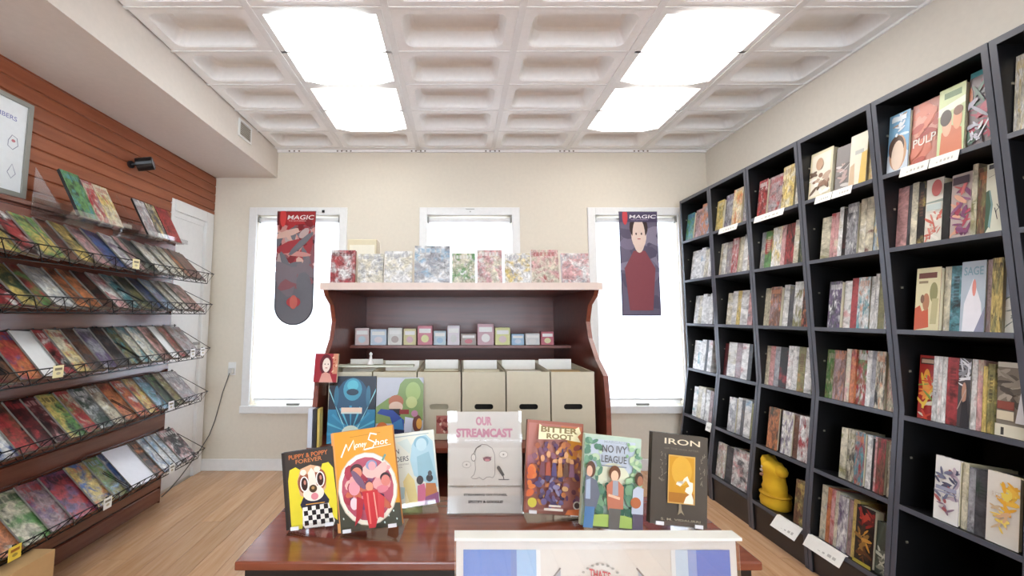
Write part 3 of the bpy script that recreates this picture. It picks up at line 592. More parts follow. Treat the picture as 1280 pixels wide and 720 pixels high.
MB().lathe([(.060, 0), (.079, .004), (.080, .009), (.062, .012)], (0, 0, .066), 24, .86, 1).build('belt_fold', mat('#c2921a', .9), fg, smooth=True)
for k, (yy, zz, c_) in enumerate(((.028, .18, '#b8a9a0'), (.034, .155, '#8f6a55'), (.02, .20, '#c9bfb6'))):
    MB().lathe([(.002, 0), (.011, .006), (.011, .014), (.002, .02)], (-.042, yy, zz), 10).build('patch', mat(c_, .8), fg, smooth=True)

# ------------------------------------------------------------------ slatwall display with wire racks on the left wall
sw = empty('slatwall_display', (XL, 1.0, 0)); tag(sw, 'glossy dark cherry slatwall panel carrying rows of wire comic racks', 'display wall')
z = .0; k = 0; SY0, SY1 = -.3, 2.745
while z < 1.695:
    z1 = min(z+.0925, 1.70)
    prof = [(.001, z), (.062, z), (.062, z+.008), (.079, z+.012), (.079, z1-.006), (.073, z1-.001), (.001, z1-.001)]
    MB().prism(prof, SY0-1.0, SY1-1.0).build('slat', M['gloss'], sw); z = z1
B((.001, SY1-1.0, 0), (.079, SY1-1.0+.004, 1.70)).build('end_strip', M['gloss'], sw)
XW = XL+.080      # face of the slatwall
ROWS = [(1.61, 1.41), (1.39, 1.205), (1.125, .915), (.825, .63), (.455, .265)]
RN = ['top', 'second', 'third', 'fourth', 'bottom']
SEG = [(.92, 1.54), (1.545, 2.165), (2.17, 2.79)]
SGN = ['nearest the camera', 'in the middle', 'nearest the door']
XFp = XW+.20
def rack(zt, zb, ya, yb, label):
    t = empty('wire_rack', (XW, ya, zt)); tag(t, label, 'comic rack', 'black wire racks on the slatwall'); L_ = yb-ya; dz = zb-zt
    def rail(nm, x, z_, r=.0028): MB().tube([(x, 0, z_), (x, L_, z_)], r, 5).build(nm, M['wire'], t)
    rail('top_rail', .006, 0); rail('lower_rail', .006, -.042); rail('shelf_rail', .20, dz-.004); rail('lip_rail', .245, dz+.06)
    mb = MB(); n = 6
    for k in range(n+1): y_ = .01+(L_-.02)*k/n; mb.tube([(.004, y_, .008), (.006, y_, -.042)], .0035, 4)
    o = mb.build('hooks', M['wire'], t); o['kind'] = 'stuff'
    mb = MB(); n = 12
    for k in range(n+1): y_ = .003+(L_-.006)*k/n; mb.tube([(.008, y_, -.02), (.20, y_, dz-.004), (.245, y_, dz+.06)], .0016, 3)
    o = mb.build('shelf_wires', M['wire'], t); o['kind'] = 'stuff'
    mb = MB(); n = 10; pts = []
    for k in range(n+1): y_ = .003+(L_-.006)*k/n; pts.append((.203, y_, dz-.002) if k % 2 == 0 else (.245, y_, dz+.058))
    for a_, b_ in zip(pts, pts[1:]): mb.tube([a_, b_], .002, 4)
    for y_ in (.003, L_-.003): mb.tube([(.008, y_, -.01), (.245, y_, dz+.06)], .002, 4)
    mb.build('lip_zigzag', M['wire'], t); return t
for r_, (zt, zb) in enumerate(ROWS):
    for g_, (ya, yb) in enumerate(SEG): rack(zt, zb, ya, yb, f'black wire comic rack, {RN[r_]} row of the slatwall, section {SGN[g_]}')
COMICS = {
 0: ([1.664,1.735,1.768,1.83,1.913,1.994,2.092,2.179,2.226,2.313,2.42,2.50,2.56,2.61], ['ygk','gyG','nkd','ykv','pmS','bPk','wPs','pmk','SGk','wcs','wcG','cwv','ond','dnk']),
 1: ([1.60,1.68,1.735,1.835,1.897,1.968,2.05,2.13,2.21,2.30,2.39,2.48,2.55,2.61], ['yGk','rgd','wsc','onk','onk','knd','wpr','tkw','GvS','kbG','lPw','cwn','cws','pnk']),
 2: ([1.62,1.708,1.80,1.855,1.93,2.0,2.08,2.16,2.235,2.30,2.39,2.47,2.54,2.61], ['rob','www','rkw','cyr','nkS','PsS','Skn','kvt','tcs','wct','npk','wwc','nrp','smn']),
 3: ([1.64,1.72,1.79,1.851,1.933,2.002,2.085,2.153,2.244,2.317,2.395,2.48,2.55,2.61], ['rnk','dkr','dkp','ygk','rgc','Gsw','cnw','onr','row','yrc','ltn','Gkg','vnc','smw']),
 4: ([1.60,1.69,1.80,1.90,2.02,2.12,2.20,2.40,2.46,2.52,2.57,2.62], ['onc','cgG','mPr','rPk','ybo','vgl','bwP','kno','wlP','wls','wsl','kpw']),
}
NEAR = ['ygk','rkw','tcs','nkd','wbP','orc']
ang = R(7)
def comic(zt, zb, y, wd, t, cols, label, grp, lift=0):
    vv = Vector((-.18, 0, zt-zb-.012)).normalized(); uu = Vector((0, 1, 0)); nn = uu.cross(vv)
    Mr = Matrix((uu, vv, nn)).transposed().to_4x4()
    base_ = Vector((XW+.196, y, zb+.006)) + nn*(.003+wd*math.sin(ang)+lift)
    h = .252; mb = MB(); mb.box((0, 0, 0), (wd, h, t), 1)
    mb.quad([(0, 0, t+.0002), (wd, 0, t+.0002), (wd, h, t+.0002), (0, h, t+.0002)], 0, [(0, 0), (1, 0), (1, 1), (0, 1)])
    o = mb.build('comic_book', [M['printed'], mat('#77716a', .7)]); SEED[0] += 1.73; ink(o, cols, SEED[0])
    o.matrix_world = Matrix.Translation(base_) @ Mr @ Matrix.Rotation(ang, 4, 'Y'); tag(o, label, 'comic book', grp); return o
for r_, (ysr, cl) in COMICS.items():
    pre = [ysr[0]-.085*(k+1) for k in range(8) if ysr[0]-.085*(k+1) > .93][::-1]; A_ = [(y, NEAR[(k+r_) % 6]) for k, y in enumerate(pre)]+list(zip(ysr, cl))
    for k, (y, c_) in enumerate(A_):
        nxt = A_[k+1][0]-y if k+1 < len(A_) else .1
        t_ = min(.007, nxt*math.sin(ang)*.85)
        grp = f'comics in the {RN[r_]} rack row'
        num = len(A_)-1-k
        lab = f"{colour_words(c_)} comic in the {RN[r_]} wire rack row, {(ORD+['fifteenth','sixteenth','seventeenth','eighteenth','nineteenth','twentieth','twenty-first','twenty-second','twenty-third'])[num]} from the door"
        comic(*ROWS[r_], y, .168, t_, c_, lab, grp)
# the large blank white sleeve lying on the bottom row
o = comic(*ROWS[4], 2.215, .205, .004, 'www', 'large blank white sheet lying over the comics in the bottom rack row', 'comics in the bottom rack row', .012)
o.data.materials[0] = mat('#eceaf0', .4)
# price tags clipped to the rack lips
def tagc(r_, y, c_, label, wd=.045, h=.05):
    zt, zb = ROWS[r_]; o = empty('price_tag', (XW+.25, y, zb+.068)); tag(o, label, 'price tag', 'price tags clipped to the racks')
    B((0, -wd/2, -h), (.0015, wd/2, 0)).build('tag_card', mat(c_, .6), o)
    a = Art(wd, h); a.rect(.15, .6, .85, .8, '#7d7560' if c_ != '#e9c94a' else '#9a5d22'); a.ell(.5, .35, .22, .12, '#a58b3a' if c_ == '#e9c94a' else '#b7ad90')
    q = a.build('tag_print', o); q.matrix_local = Matrix.Translation((.0017, -wd/2, -h)) @ Matrix.Rotation(R(90), 4, 'Z')
    B((-.006, -.006, -.012), (-.0005, .006, .004)).build('clip', M['wire'], o)
for r_, y, c_, l in ((0, 2.10, '#e6d9a8', 'cream price tag on the top rack row'), (2, 1.73, '#e9dfae', 'cream price tag on the third rack row near the left edge'),
    (2, 2.60, '#e8e6e6', 'white price tag at the door end of the third rack row'), (2, 2.70, '#e8e6e6', 'white price tag, last at the door end of the third rack row'),
    (3, 2.43, '#e8e6ea', 'white price tag on the fourth rack row'), (4, 2.03, '#e8e6e0', 'white price tag on the bottom rack row below the white sheet'),
    (4, 2.47, '#ecebe6', 'white price tag at the door end of the bottom rack row'), (4, 1.62, '#e9c94a', 'yellow price tag on the bottom rack row above the cardboard box')): tagc(r_, y, c_, l)
# cardboard box on the floor
t = empty('cardboard_box', (-1.75, 1.45, 0)); tag(t, 'brown cardboard box with yellow tape on the floor under the bottom rack', 'box')
mb = MB()
for q in (((-.13, -.3, 0), (.13, .3, .006)), ((-.13, -.3, .006), (-.125, .3, .252)), ((.125, -.3, .006), (.13, .3, .252)), ((-.125, -.3, .006), (.125, -.295, .252)), ((-.125, .295, .006), (.125, .3, .252))): mb.box(*q)
mb.build('box_body', M['kraft'], t); 
B((.13, -.3, .10), (.131, .3, .112)).build('yellow_tape', mat('#e2cf3c', .4), t); B((.131, .0, 0), (.132, .012, .252)).build('yellow_tape', mat('#e2cf3c', .4), t)
for s_ in (-1, 1): MB().box((min(0, s_*.125), -.295, .247), (max(0, s_*.125), .295, .251)).build('flap', M['kraft'], t)

# clear acrylic shelves above the racks with upright comics
def acrylic_shelf(ya, yb, z, label, books):
    t = empty('acrylic_shelf', (XW, ya, z)); tag(t, label, 'shelf', 'clear acrylic shelves on the slatwall'); L_ = yb-ya
    B((0, 0, 0), (.003, L_, .09)).build('back_plate', M['acryl'], t); B((.003, 0, 0), (.20, L_, .003)).build('tray', M['acryl'], t)
    B((.197, 0, .003), (.20, L_, .025)).build('front_lip', M['acryl'], t)
    for y_ in (0, L_-.003): MB().prism([(.003, .003), (.15, .003), (.003, .22)], y_, y_+.003).build('end_gusset', M['acryl'], t)
    vv = Vector((-.115, 0, .22)).normalized(); uu = Vector((0, 1, 0)); nn = uu.cross(vv); Mr = Matrix((uu, vv, nn)).transposed().to_4x4()
    for k, (y_, wd, h, tt, cols, lab) in enumerate(books):
        mb = MB().box((0, 0, 0), (wd, h, tt), 1); mb.quad([(0, 0, tt+.0002), (wd, 0, tt+.0002), (wd, h, tt+.0002), (0, h, tt+.0002)], 0, [(0, 0), (1, 0), (1, 1), (0, 1)])
        mb.box((-.0005, -.0005, 0), (0, h, tt), 2)
        o = mb.build('comic_book', [M['printed'], M['pagew'], mat('#16181a', .5)]); SEED[0] += 2.1; ink(o, cols, SEED[0])
        o.matrix_world = Matrix.Translation((XW+.16, ya+y_, z+.004)) @ Mr; tag(o, lab, 'comic book', 'comics on the acrylic shelves')
acrylic_shelf(1.80, 2.12, 1.635, 'wide clear acrylic shelf high on the slatwall, nearer the whiteboard', [
    (.055, .095, .25, .014, 'gkt', 'green comic with black edge on the nearer acrylic shelf'), (.152, .07, .235, .010, 'rsc', 'red and grey comic in the middle of nearer acrylic shelf'), (.224, .085, .235, .009, 'cyr', 'cream and yellow comic at far end of nearer acrylic shelf')])
acrylic_shelf(2.24, 2.57, 1.635, 'wide clear acrylic shelf high on the slatwall, nearer the door', [
    (.04, .085, .235, .010, 'smw', 'grey comic on the farther acrylic shelf'), (.13, .075, .235, .010, 'Syc', 'dark and yellow comic on the farther acrylic shelf'), (.22, .11, .24, .006, 'rrd', 'red comic at the door end of the farther acrylic shelf')])
# whiteboard
t = empty('whiteboard', (XL, 1.47, 1.715)); tag(t, 'grey framed whiteboard with faint blue and red handwriting on the cherry boards', 'whiteboard')
W_, H_ = .72, .44
B((.004, -W_/2+.02, .02), (.014, W_/2-.02, H_-.02)).build('board', mat('#e4e8ec', .3), t)
for q in (((.0, -W_/2, 0), (.022, W_/2, .02)), ((0, -W_/2, H_-.02), (.022, W_/2, H_)), ((0, -W_/2, .02), (.022, -W_/2+.02, H_-.02)), ((0, W_/2-.02, .02), (.022, W_/2, H_-.02))): B(*q).build('frame', M['grey'], t)
a = Art(W_-.04, H_-.04)
a.text('FOR MEMBERS', .66, .80, .94, .85, '#7f86b8', 0, -.015); a.text('weekly', .70, .60, .80, .66, '#7f88c0', .3)
a.text('pull list', .66, .42, .84, .49, '#cf7f86', .3); a.text('sale books', .66, .28, .82, .33, '#cf7f86', .3)
a.line([(.90, .55), (.92, .62), (.95, .6), (.96, .52), (.93, .46), (.90, .49), (.90, .55)], '#9296a8', .0025); a.ell(.93, .56, .012, .016, '#b9707a'); a.line([(.91, .2), (.935, .3), (.96, .2), (.935, .14), (.91, .2)], '#9a9eb2', .0025)
q = a.build('handwriting', t); q['kind'] = 'stuff'; q.matrix_local = Matrix.Translation((.0142, -W_/2+.02, .02)) @ Matrix.Rotation(R(90), 4, 'Z')

# ------------------------------------------------------------------ hanging banners in the windows
def banner(name, x0, x1, z0, z1, y, label, art, rounded):
    t = empty(name, (x0, y, z0)); tag(t, label, 'banner', 'printed banners hanging in the windows'); W2, H2 = x1-x0, z1-z0
    P = []
    if rounded:
        for k in range(17): a_ = math.pi+math.pi*k/16; P.append((W2/2+W2/2*math.cos(a_), W2/2+W2/2*math.sin(a_)))
        P += [(W2, H2), (0, H2)]
    else: P = [(0, 0), (W2, 0), (W2, H2), (0, H2)]
    mb = MB(); mb.prism(P, 0, .003, 'Y'); mb.build('banner_sheet', mat('#3b3a3e' if rounded else '#3b3548', .5), t)
    B((-.002, -.002, H2-.006), (W2+.002, .005, H2+.004)).build('top_rod', M['chrome'], t)
    art(Art(W2, H2)).build('banner_print', t, (0, -.0004, 0))
def art1(a):
    P = [(.5+.47*math.cos(math.pi+math.pi*k/16), (.5+.47*math.sin(math.pi+math.pi*k/16))*a.w/a.h) for k in range(17)]
    a.poly(P+[(.97, .9), (.03, .9)], '#6f6e74')
    a.rect(.0, .45, 1, .99, '#8e5b60'); a.blobs(46, .08, .48, .92, .86, ['#a33a40', '#7e2a30', '#c98d86', '#6f6e74', '#b9a29e', '#53343a', '#d7b0a2'], .05, .16, 4)
    a.blobs(14, .15, .36, .85, .5, ['#6f6e74', '#7d7278', '#8e5b60', '#5c5b62'], .08, .2, 8)
    a.ell(.5, .20, .18, .045*1, '#b5464a'); a.ell(.5, .20, .1, .06, '#c96a60')
    a.rect(0, .875, 1, .997, '#9c2427'); a.rect(0, .875, .06, .997, '#5a1719'); a.blobs(8, .1, .885, .9, .92, ['#7f1c20', '#b13034'], .04, .1, 2)
    a.ell(.16, .945, .08, .085, '#d0423f'); a.poly([(.1, .955), (.22, .955), (.17, .905), (.15, .905)], '#d0423f')
    a.text('MAGIC', .27, .925, .95, .965, '#f1e6e2', .6); a.text('THE GATHERING', .30, .908, .76, .919, '#d9a9a4'); return a
def art2(a):
    a.rect(.02, .01, .98, .99, '#6c6478'); a.blobs(20, .08, .1, .92, .8, ['#7d7489', '#5b5468', '#8e8699'], .08, .2, 3)
    a.poly([(.2, .05), (.8, .05), (.9, .45), (.65, .62), (.35, .62), (.1, .45)], '#8c4a52'); a.ell(.5, .78, .2, .15, '#e6cdbf'); a.ell(.5, .85, .24, .12, '#3a2a28'); a.ell(.5, .77, .165, .17, '#e6cdbf')
    a.ell(.43, .785, .02, .012, '#4a3430'); a.ell(.57, .785, .02, .012, '#4a3430'); a.line([(.46, .735), (.54, .735)], '#a8484a', .012)
    a.rect(0, .90, 1, 1, '#4f4560'); a.ell(.15, .953, .07, .08, '#c8434a'); a.poly([(.1, .96), (.2, .96), (.16, .915), (.14, .915)], '#c8434a')
    a.text('MAGIC', .26, .935, .95, .97, '#f1ecf0', .6); a.text('THE GATHERING', .30, .918, .76, .928, '#b9a9bc'); return a
banner('window_banner', -1.444, -1.138, 1.115, 2.026, 3.255, 'red and grey round-bottomed banner headed MAGIC in the left window', art1, True)
banner('window_banner', 1.30, 1.605, 1.19, 2.022, 3.255, 'purple banner headed MAGIC with a face in the right window', art2, False)

# ------------------------------------------------------------------ centre display fixture with long boxes
FX0, FX1 = -.612, .648
t = empty('display_fixture', (0, 2.2, 0)); tag(t, 'mahogany display fixture with curved ends behind the table, full of boxes', 'display stand')
prof = [(1.78, .0), (1.78, .80), (1.80, .93), (1.90, .99), (1.99, 1.08), (2.02, 1.16), (1.98, 1.24), (1.90, 1.28), (1.875, 1.31), (1.875, 1.335), (2.72, 1.335), (2.72, 0)]
prof = [(y-2.2, z_) for y, z_ in prof]
for x in (FX0, FX1-.02): MB().prism(prof, x, x+.02, 'X').build('end_panel', M['fix'], t)
B((FX0+.02, .50, 0), (FX1-.02, .52, 1.31)).build('back_panel', M['fix'], t)
for z_, yy in ((.64, -.47), (.42, -.47), (.20, -.47), (.05, -.45)): B((FX0+.02, yy, z_), (FX1-.02, .50, z_+.022)).build('shelf', M['fix'], t)
B((FX0-.012, -.33, 1.31), (FX1+.012, .52, 1.335)).build('top_shelf', M['fix'], t)
B((FX0-.012, -.334, 1.305), (FX1+.012, -.33, 1.338)).build('shelf_edge_strip', mat('#d8c3b6', .4), t)
B((FX0+.02, .10, 1.01), (FX1-.02, .50, 1.025)).build('inner_ledge', M['fix'], t)
for x in (-.2, .24): B((x, -.44, .222), (x+.02, .49, .42)).build('divider', M['fix'], t); B((x, -.44, .442), (x+.02, .49, .64)).build('divider', M['fix'], t)
# long boxes
BW = .191
def long_box(x, k, sign):
    t = empty('long_box', (x, 1.80, .664)); nm = ['first', 'second', 'third', 'fourth', 'fifth', 'sixth'][k]
    tag(t, f'beige cardboard comic long box, {nm} from the left on the fixture', 'box', 'cardboard long boxes on the fixture')
    w_, d_, h_ = BW-.006, .47, .283; mb = MB()
    for q in (((0, 0, 0), (w_, d_, .004)), ((0, 0, .004), (.004, d_, h_)), ((w_-.004, 0, .004), (w_, d_, h_)), ((.004, d_-.004, .004), (w_-.004, d_, h_))): mb.box(*q)
    # front wall with a real hand hole
    hx0, hx1, hz0, hz1 = w_/2-.040, w_/2+.040, .125, .148
    outer = [(.004, .004), (w_-.004, .004), (w_-.004, h_), (.004, h_)]
    for q in (((.004, 0, .004), (w_-.004, .004, hz0)), ((.004, 0, hz1), (w_-.004, .004, h_)), ((.004, 0, hz0), (hx0, .004, hz1)), ((hx1, 0, hz0), (w_-.004, .004, hz1))): mb.box(*q)
    for cx, s_ in ((hx0, 1), (hx1, -1)):
        for cz, tz in ((hz0, 1), (hz1, -1)):
            r_ = .0105; P = [(cx, cz)]+[(cx+s_*(r_-r_*math.sin(R(a_))), cz+tz*(r_-r_*math.cos(R(a_)))) for a_ in (0, 22, 45, 68, 90)]
            mb.prism(P, 0, .004, 'Y')
    mb.build('box_body', M['card'], t)
    if sign == 1:
        a = Art(.062, .075); a.rect(0, 0, 1, 1, '#b9746a'); a.blobs(16, .1, .1, .9, .9, ['#8f3f3c', '#e3cdbb', '#c98a7c', '#6e2f2e'], .06, .16, 5); a.build('sticker', t, (w_/2-.012, -.0004, .025))
    g = random.Random(k); y_ = .03
    B((.006, .02, .005), (w_-.006, .023, .235)).build('hole_shade_sheet', mat('#211d1a' if k != 2 else '#b7ad95', .9), t)  # added sheet; its dark colour paints the shade inside the hand hole
    for j in range(4):   # boards and bagged comics standing in the box
        th = g.uniform(.03, .07); cc = g.choice(['#dcd3b8', '#b79a6a', '#e6e1d2', '#c9b48a', '#a8874f'])
        B((.008, y_, .005), (w_-.008, y_+th, .262+g.uniform(-.015, .012))).build('bagged_comics', mat(cc, .5), t); y_ += th+.012
    B((.010, y_+.004, .006), (w_-.010, y_+.006, .305)).build('divider_card', mat('#eceae4', .5), t)
    return t
for k in range(6): long_box(-.555+k*BW+.0+.003, k, 1 if k == 2 else 0)
# small white marker cone on the boxes, paper tray
tag(MB().lathe([(.016, 0), (.015, .006), (.008, .02), (.005, .04), (.009, .048), (.002, .056)], (0, 0, 0), 14).build('white_cone', mat('#e9e6e2', .4), loc=(-.40, 1.93, .964), smooth=True), 'small white cone-shaped figure on the beige boxes at left', 'figurine')
o = B((-.55, 1.90, .955), (-.20, 1.96, .962)).build('paper_sheet', mat('#d9dccb', .5)); tag(o, 'flat pale green card strip lying across the left long boxes', 'card')
# packets on the inner ledge (behind the boxes)
g = random.Random(11); x = FX0+.04; k = 0
PK = ['#e2c9c4', '#cdd6e2', '#e8e4dc', '#e3d9a6', '#d88d98', '#c9d8de', '#e9dfe2', '#b9a9a0', '#d9b2b8', '#e6e3a0', '#a9c6dc', '#e0ddd8', '#c96f78', '#efeae4']
PN = ['pale pink', 'pale blue', 'off-white', 'straw yellow', 'rose', 'ice blue', 'lilac white', 'taupe', 'dusty rose', 'lemon', 'sky blue', 'light grey', 'crimson', 'ivory']
while x < FX1-.12 and k < 14:
    w_ = g.uniform(.074, .10); h_ = g.uniform(.06, .12); i = k % 14
    o = empty('card_pack', (x, 2.325, 1.0255)); tag(o, f"small {PN[i]} packet of cards standing on the inner ledge of the fixture", 'card packet', 'card packets on the inner ledge')
    B((0, 0, 0), (w_-.008, .05, h_)).build('packet', mat(PK[i], .5), o, bevel=.002)
    a = Art(w_-.008, h_); a.rect(.1, .62, .9, .85, '#f2eee8'); a.ell(.5, .33, .26, .2, PK[(i+5) % 14]); a.build('packet_print', o, (0, -.0006, 0)); x += w_; k += 1
# books standing on the fixture's top shelf
TB = [(-.60, .115, .165, 'rwd', 'red book with a pale figure, leftmost on the fixture top shelf'), (-.475, .12, .15, 'cws', 'cream and white book, second on the fixture top shelf'), (-.345, .13, .16, 'wcs', 'white book, third on the fixture top shelf'),
      (-.205, .17, .19, 'swl', 'grey and white book, fourth on the fixture top shelf'), (-.025, .11, .15, 'cgw', 'cream and green book, fifth on the fixture top shelf'), (.095, .12, .17, 'pcw', 'pink and cream book, sixth on the fixture top shelf'),
      (.225, .12, .15, 'wys', 'white and yellow book, seventh on the fixture top shelf'), (.355, .13, .17, 'cpr', 'cream and pink book, eighth on the fixture top shelf'), (.495, .13, .15, 'pws', 'pink and white book, rightmost on the fixture top shelf')]
for k, (x, w_, h_, c_, lab) in enumerate(TB):
    Mx = Matrix.Translation((x+w_, 1.93+.02*(k % 2), 1.3355)) @ Matrix.Rotation(R(90), 4, 'Z') @ Matrix.Rotation(R(6), 4, 'Y')
    face_book(Mx, w_, h_, .02, c_, lab, 'books on the fixture top shelf')
o = empty('cream_box', (-.57, 2.12, 1.3355)); tag(o, 'cream box standing behind the red book on the fixture top', 'box'); B((0, 0, 0), (.15, .1, .25)).build('box_body', mat('#dccfae', .6), o, bevel=.003); B((.01, -.0006, .03), (.14, 0, .22)).build('box_label', mat('#ece4cf', .6), o)
# picture book of a dark-haired woman at the left front corner
o = empty('picture_book', (-.60, 1.745, .912), (R(-8), 0, R(-6))); tag(o, 'red picture book with a pale faced woman at the left end of the fixture', 'book')
B((0, 0, 0), (.10, .012, .118)).build('cover', mat('#8e2630', .35), o); B((.001, .0015, .001), (.1004, .0105, .117)).build('page_block', M['page'], o)
a = Art(.10, .118); a.rect(.02, 0, 1, 1, '#9a2732'); a.ell(.5, .62, .27, .36, '#5e1a22'); a.ell(.52, .6, .17, .25, '#ecdccf'); a.poly([(.25, 0), (.85, 0), (.7, .3), (.5, .36), (.35, .3)], '#d59b8c'); a.rect(.80, .3, 1, 1, '#c98a6c'); a.blobs(8, .8, .3, .98, .95, ['#b0523e', '#e0b79a'], .02, .06, 3)
a.ell(.46, .63, .025, .02, '#3a2226'); a.ell(.6, .63, .025, .02, '#3a2226'); a.line([(.48, .5), (.58, .5)], '#a83a40', .014); a.build('cover_art', o, (0, -.0004, 0))
o = empty('acrylic_ledge', (-.605, 1.72, .902)); tag(o, 'small clear acrylic ledge under the red picture book', 'book stand'); B((0, 0, 0), (.115, .075, .003)).build('ledge_plate', M['acryl'], o); B((0, 0, .003), (.115, .003, .016)).build('front_lip', M['acryl'], o); B((.008, .055, -.05), (.05, .0595, 0)).build('hook_plate', M['acryl'], o)
# two thin books low at the left front of the fixture
B_ = empty('side_shelf', (-.60, 1.69, .645)); tag(B_, 'narrow mahogany side shelf at the left front of the fixture', 'shelf'); B((0, 0, 0), (1.2, .042, .018)).build('shelf_board', M['fix'], B_); 
for k, (x, c_, w_, nm) in enumerate(((-.598, '#c9d0dc', .018, 'pale grey'), (-.576, '#2a2a2e', .012, 'black'), (-.560, '#c8b25e', .010, 'mustard'))):
    o = empty('thin_book', (x, 1.692, .664)); tag(o, f'thin {nm} spine-out book low at left front of the fixture', 'book', 'thin books at the left front of the fixture')
    B((0, 0, 0), (w_, .036, .15)).build('cover', mat(c_, .4), o); B((.0015, .002, .001), (w_-.0015, .0365, .149)).build('page_block', M['page'], o)

# ------------------------------------------------------------------ two face-out comics leaning on the long boxes
def hero(name, label, wd, h, t, bl, yaw, tilt, cover, spine, art, cat='book', group=None, pages=None, edge=None):
    root = empty(name, bl, (R(-tilt), 0, R(yaw))); root.rotation_mode = 'XYZ'
    root.matrix_world = Matrix.Translation(bl) @ Matrix.Rotation(R(yaw), 4, 'Z') @ Matrix.Rotation(R(-tilt), 4, 'X')
    tag(root, label, cat, group); c = .002
    MB().box((0, 0, 0), (wd, c, h)).box((0, t-c, 0), (wd, t, h)).box((0, c, 0), (c, t-c, h)).build('cover', mat(spine, .35), root)
    B((c, c, .003), (wd-.003, t-c, h-.003)).build('page_block', pages or M['page'], root)
    a = Art(wd, h); a.rect(0, 0, 1, 1, cover); art(a); a.build('cover_art', root, (0, -.0002, 0)); return root
def art_blue(a):
    a.rect(0, .45, 1, 1, '#0f1c2e'); a.rect(0, 0, 1, .5, '#2b7fa6'); a.ell(.5, .62, .36, .36, '#1b4d6c'); a.ell(.5, .8, .2, .17, '#3f92ad'); a.ell(.5, .86, .12, .08, '#57b3c6'); a.ell(.5, .76, .13, .05, '#17354a')
    for s_ in (-1, 1): a.poly([(.5+s_*.5, .82), (.5+s_*.5, .78), (.5+s_*.1, .2), (.5+s_*.13, .2)], '#8fd2dd'); a.ell(.5+s_*.34, .7, .05, .16, '#2b6a86')
    for k in range(16):
        t_ = 2*math.pi*k/16; a.poly([(.5, .16), (.5+.55*math.cos(t_), .16+.40*math.sin(t_)), (.5+.55*math.cos(t_+.1), .16+.40*math.sin(t_+.1))], '#55b0cc' if k % 2 else '#3a94ba')
    a.ell(.5, .14, .2, .13, '#cfe0d2'); a.ell(.5, .12, .12, .08, '#f0d6ae'); a.rect(.28, .44, .72, .53, '#e8cdb8'); a.rect(.28, .44, .72, .46, '#cfd9d6')
def art_green(a):
    a.rect(0, 0, 1, 1, '#b7bac4'); a.poly([(0, .3), (0, .55), (.25, .68), (.45, .74), (.5, .9), (.6, .98), (.9, .99), (1, .9), (1, .35), (.6, .3)], '#7d9556'); a.ell(.78, .78, .16, .15, '#9db36a'); a.ell(.75, .62, .12, .09, '#b8c27e')
    a.ell(.42, .63, .16, .10, '#b06a4c'); a.ell(.42, .55, .15, .08, '#d7b9a4'); a.rect(.28, .42, .52, .52, '#1d1518'); a.rect(.50, .44, .7, .51, '#8e2a24')
    a.poly([(.02, .45), (.3, .4), (.42, .15), (.6, .2), (.6, .35), (.36, .5), (.1, .52)], '#2f4a9a'); a.poly([(.35, .3), (.55, .38), (.6, .2), (.4, .15)], '#3f7fb8'); a.poly([(.35, 0), (.68, 0), (.66, .2), (.4, .22)], '#1c2146')
    a.ell(.14, .22, .13, .1, '#c96a30'); a.ell(.14, .2, .07, .06, '#7e2f20'); a.poly([(.6, 0), (.72, 0), (.8, .38), (.62, .4)], '#c9cfe0'); a.ell(.88, .3, .1, .13, '#6a3a30'); a.ell(.92, .3, .06, .08, '#d9a04a'); a.ell(.85, .08, .14, .07, '#d9b98a'); a.ell(.85, .06, .1, .03, '#6f4a2c'); a.ell(.82, .45, .07, .05, '#b97f9a')
hero('comic_book', 'blue and black comic with light beams, leaning on the long boxes', .196, .27, .006, (-.537, 1.742, .6645), 0, 6, '#12222e', '#12222e', art_blue, 'comic book', 'comics leaning on the long boxes')
hero('comic_book', 'grey and green comic with cartoon figures, leaning on the long boxes', .196, .265, .006, (-.338, 1.742, .6645), 0, 6, '#b7bac4', '#dfe0e4', art_green, 'comic book', 'comics leaning on the long boxes')

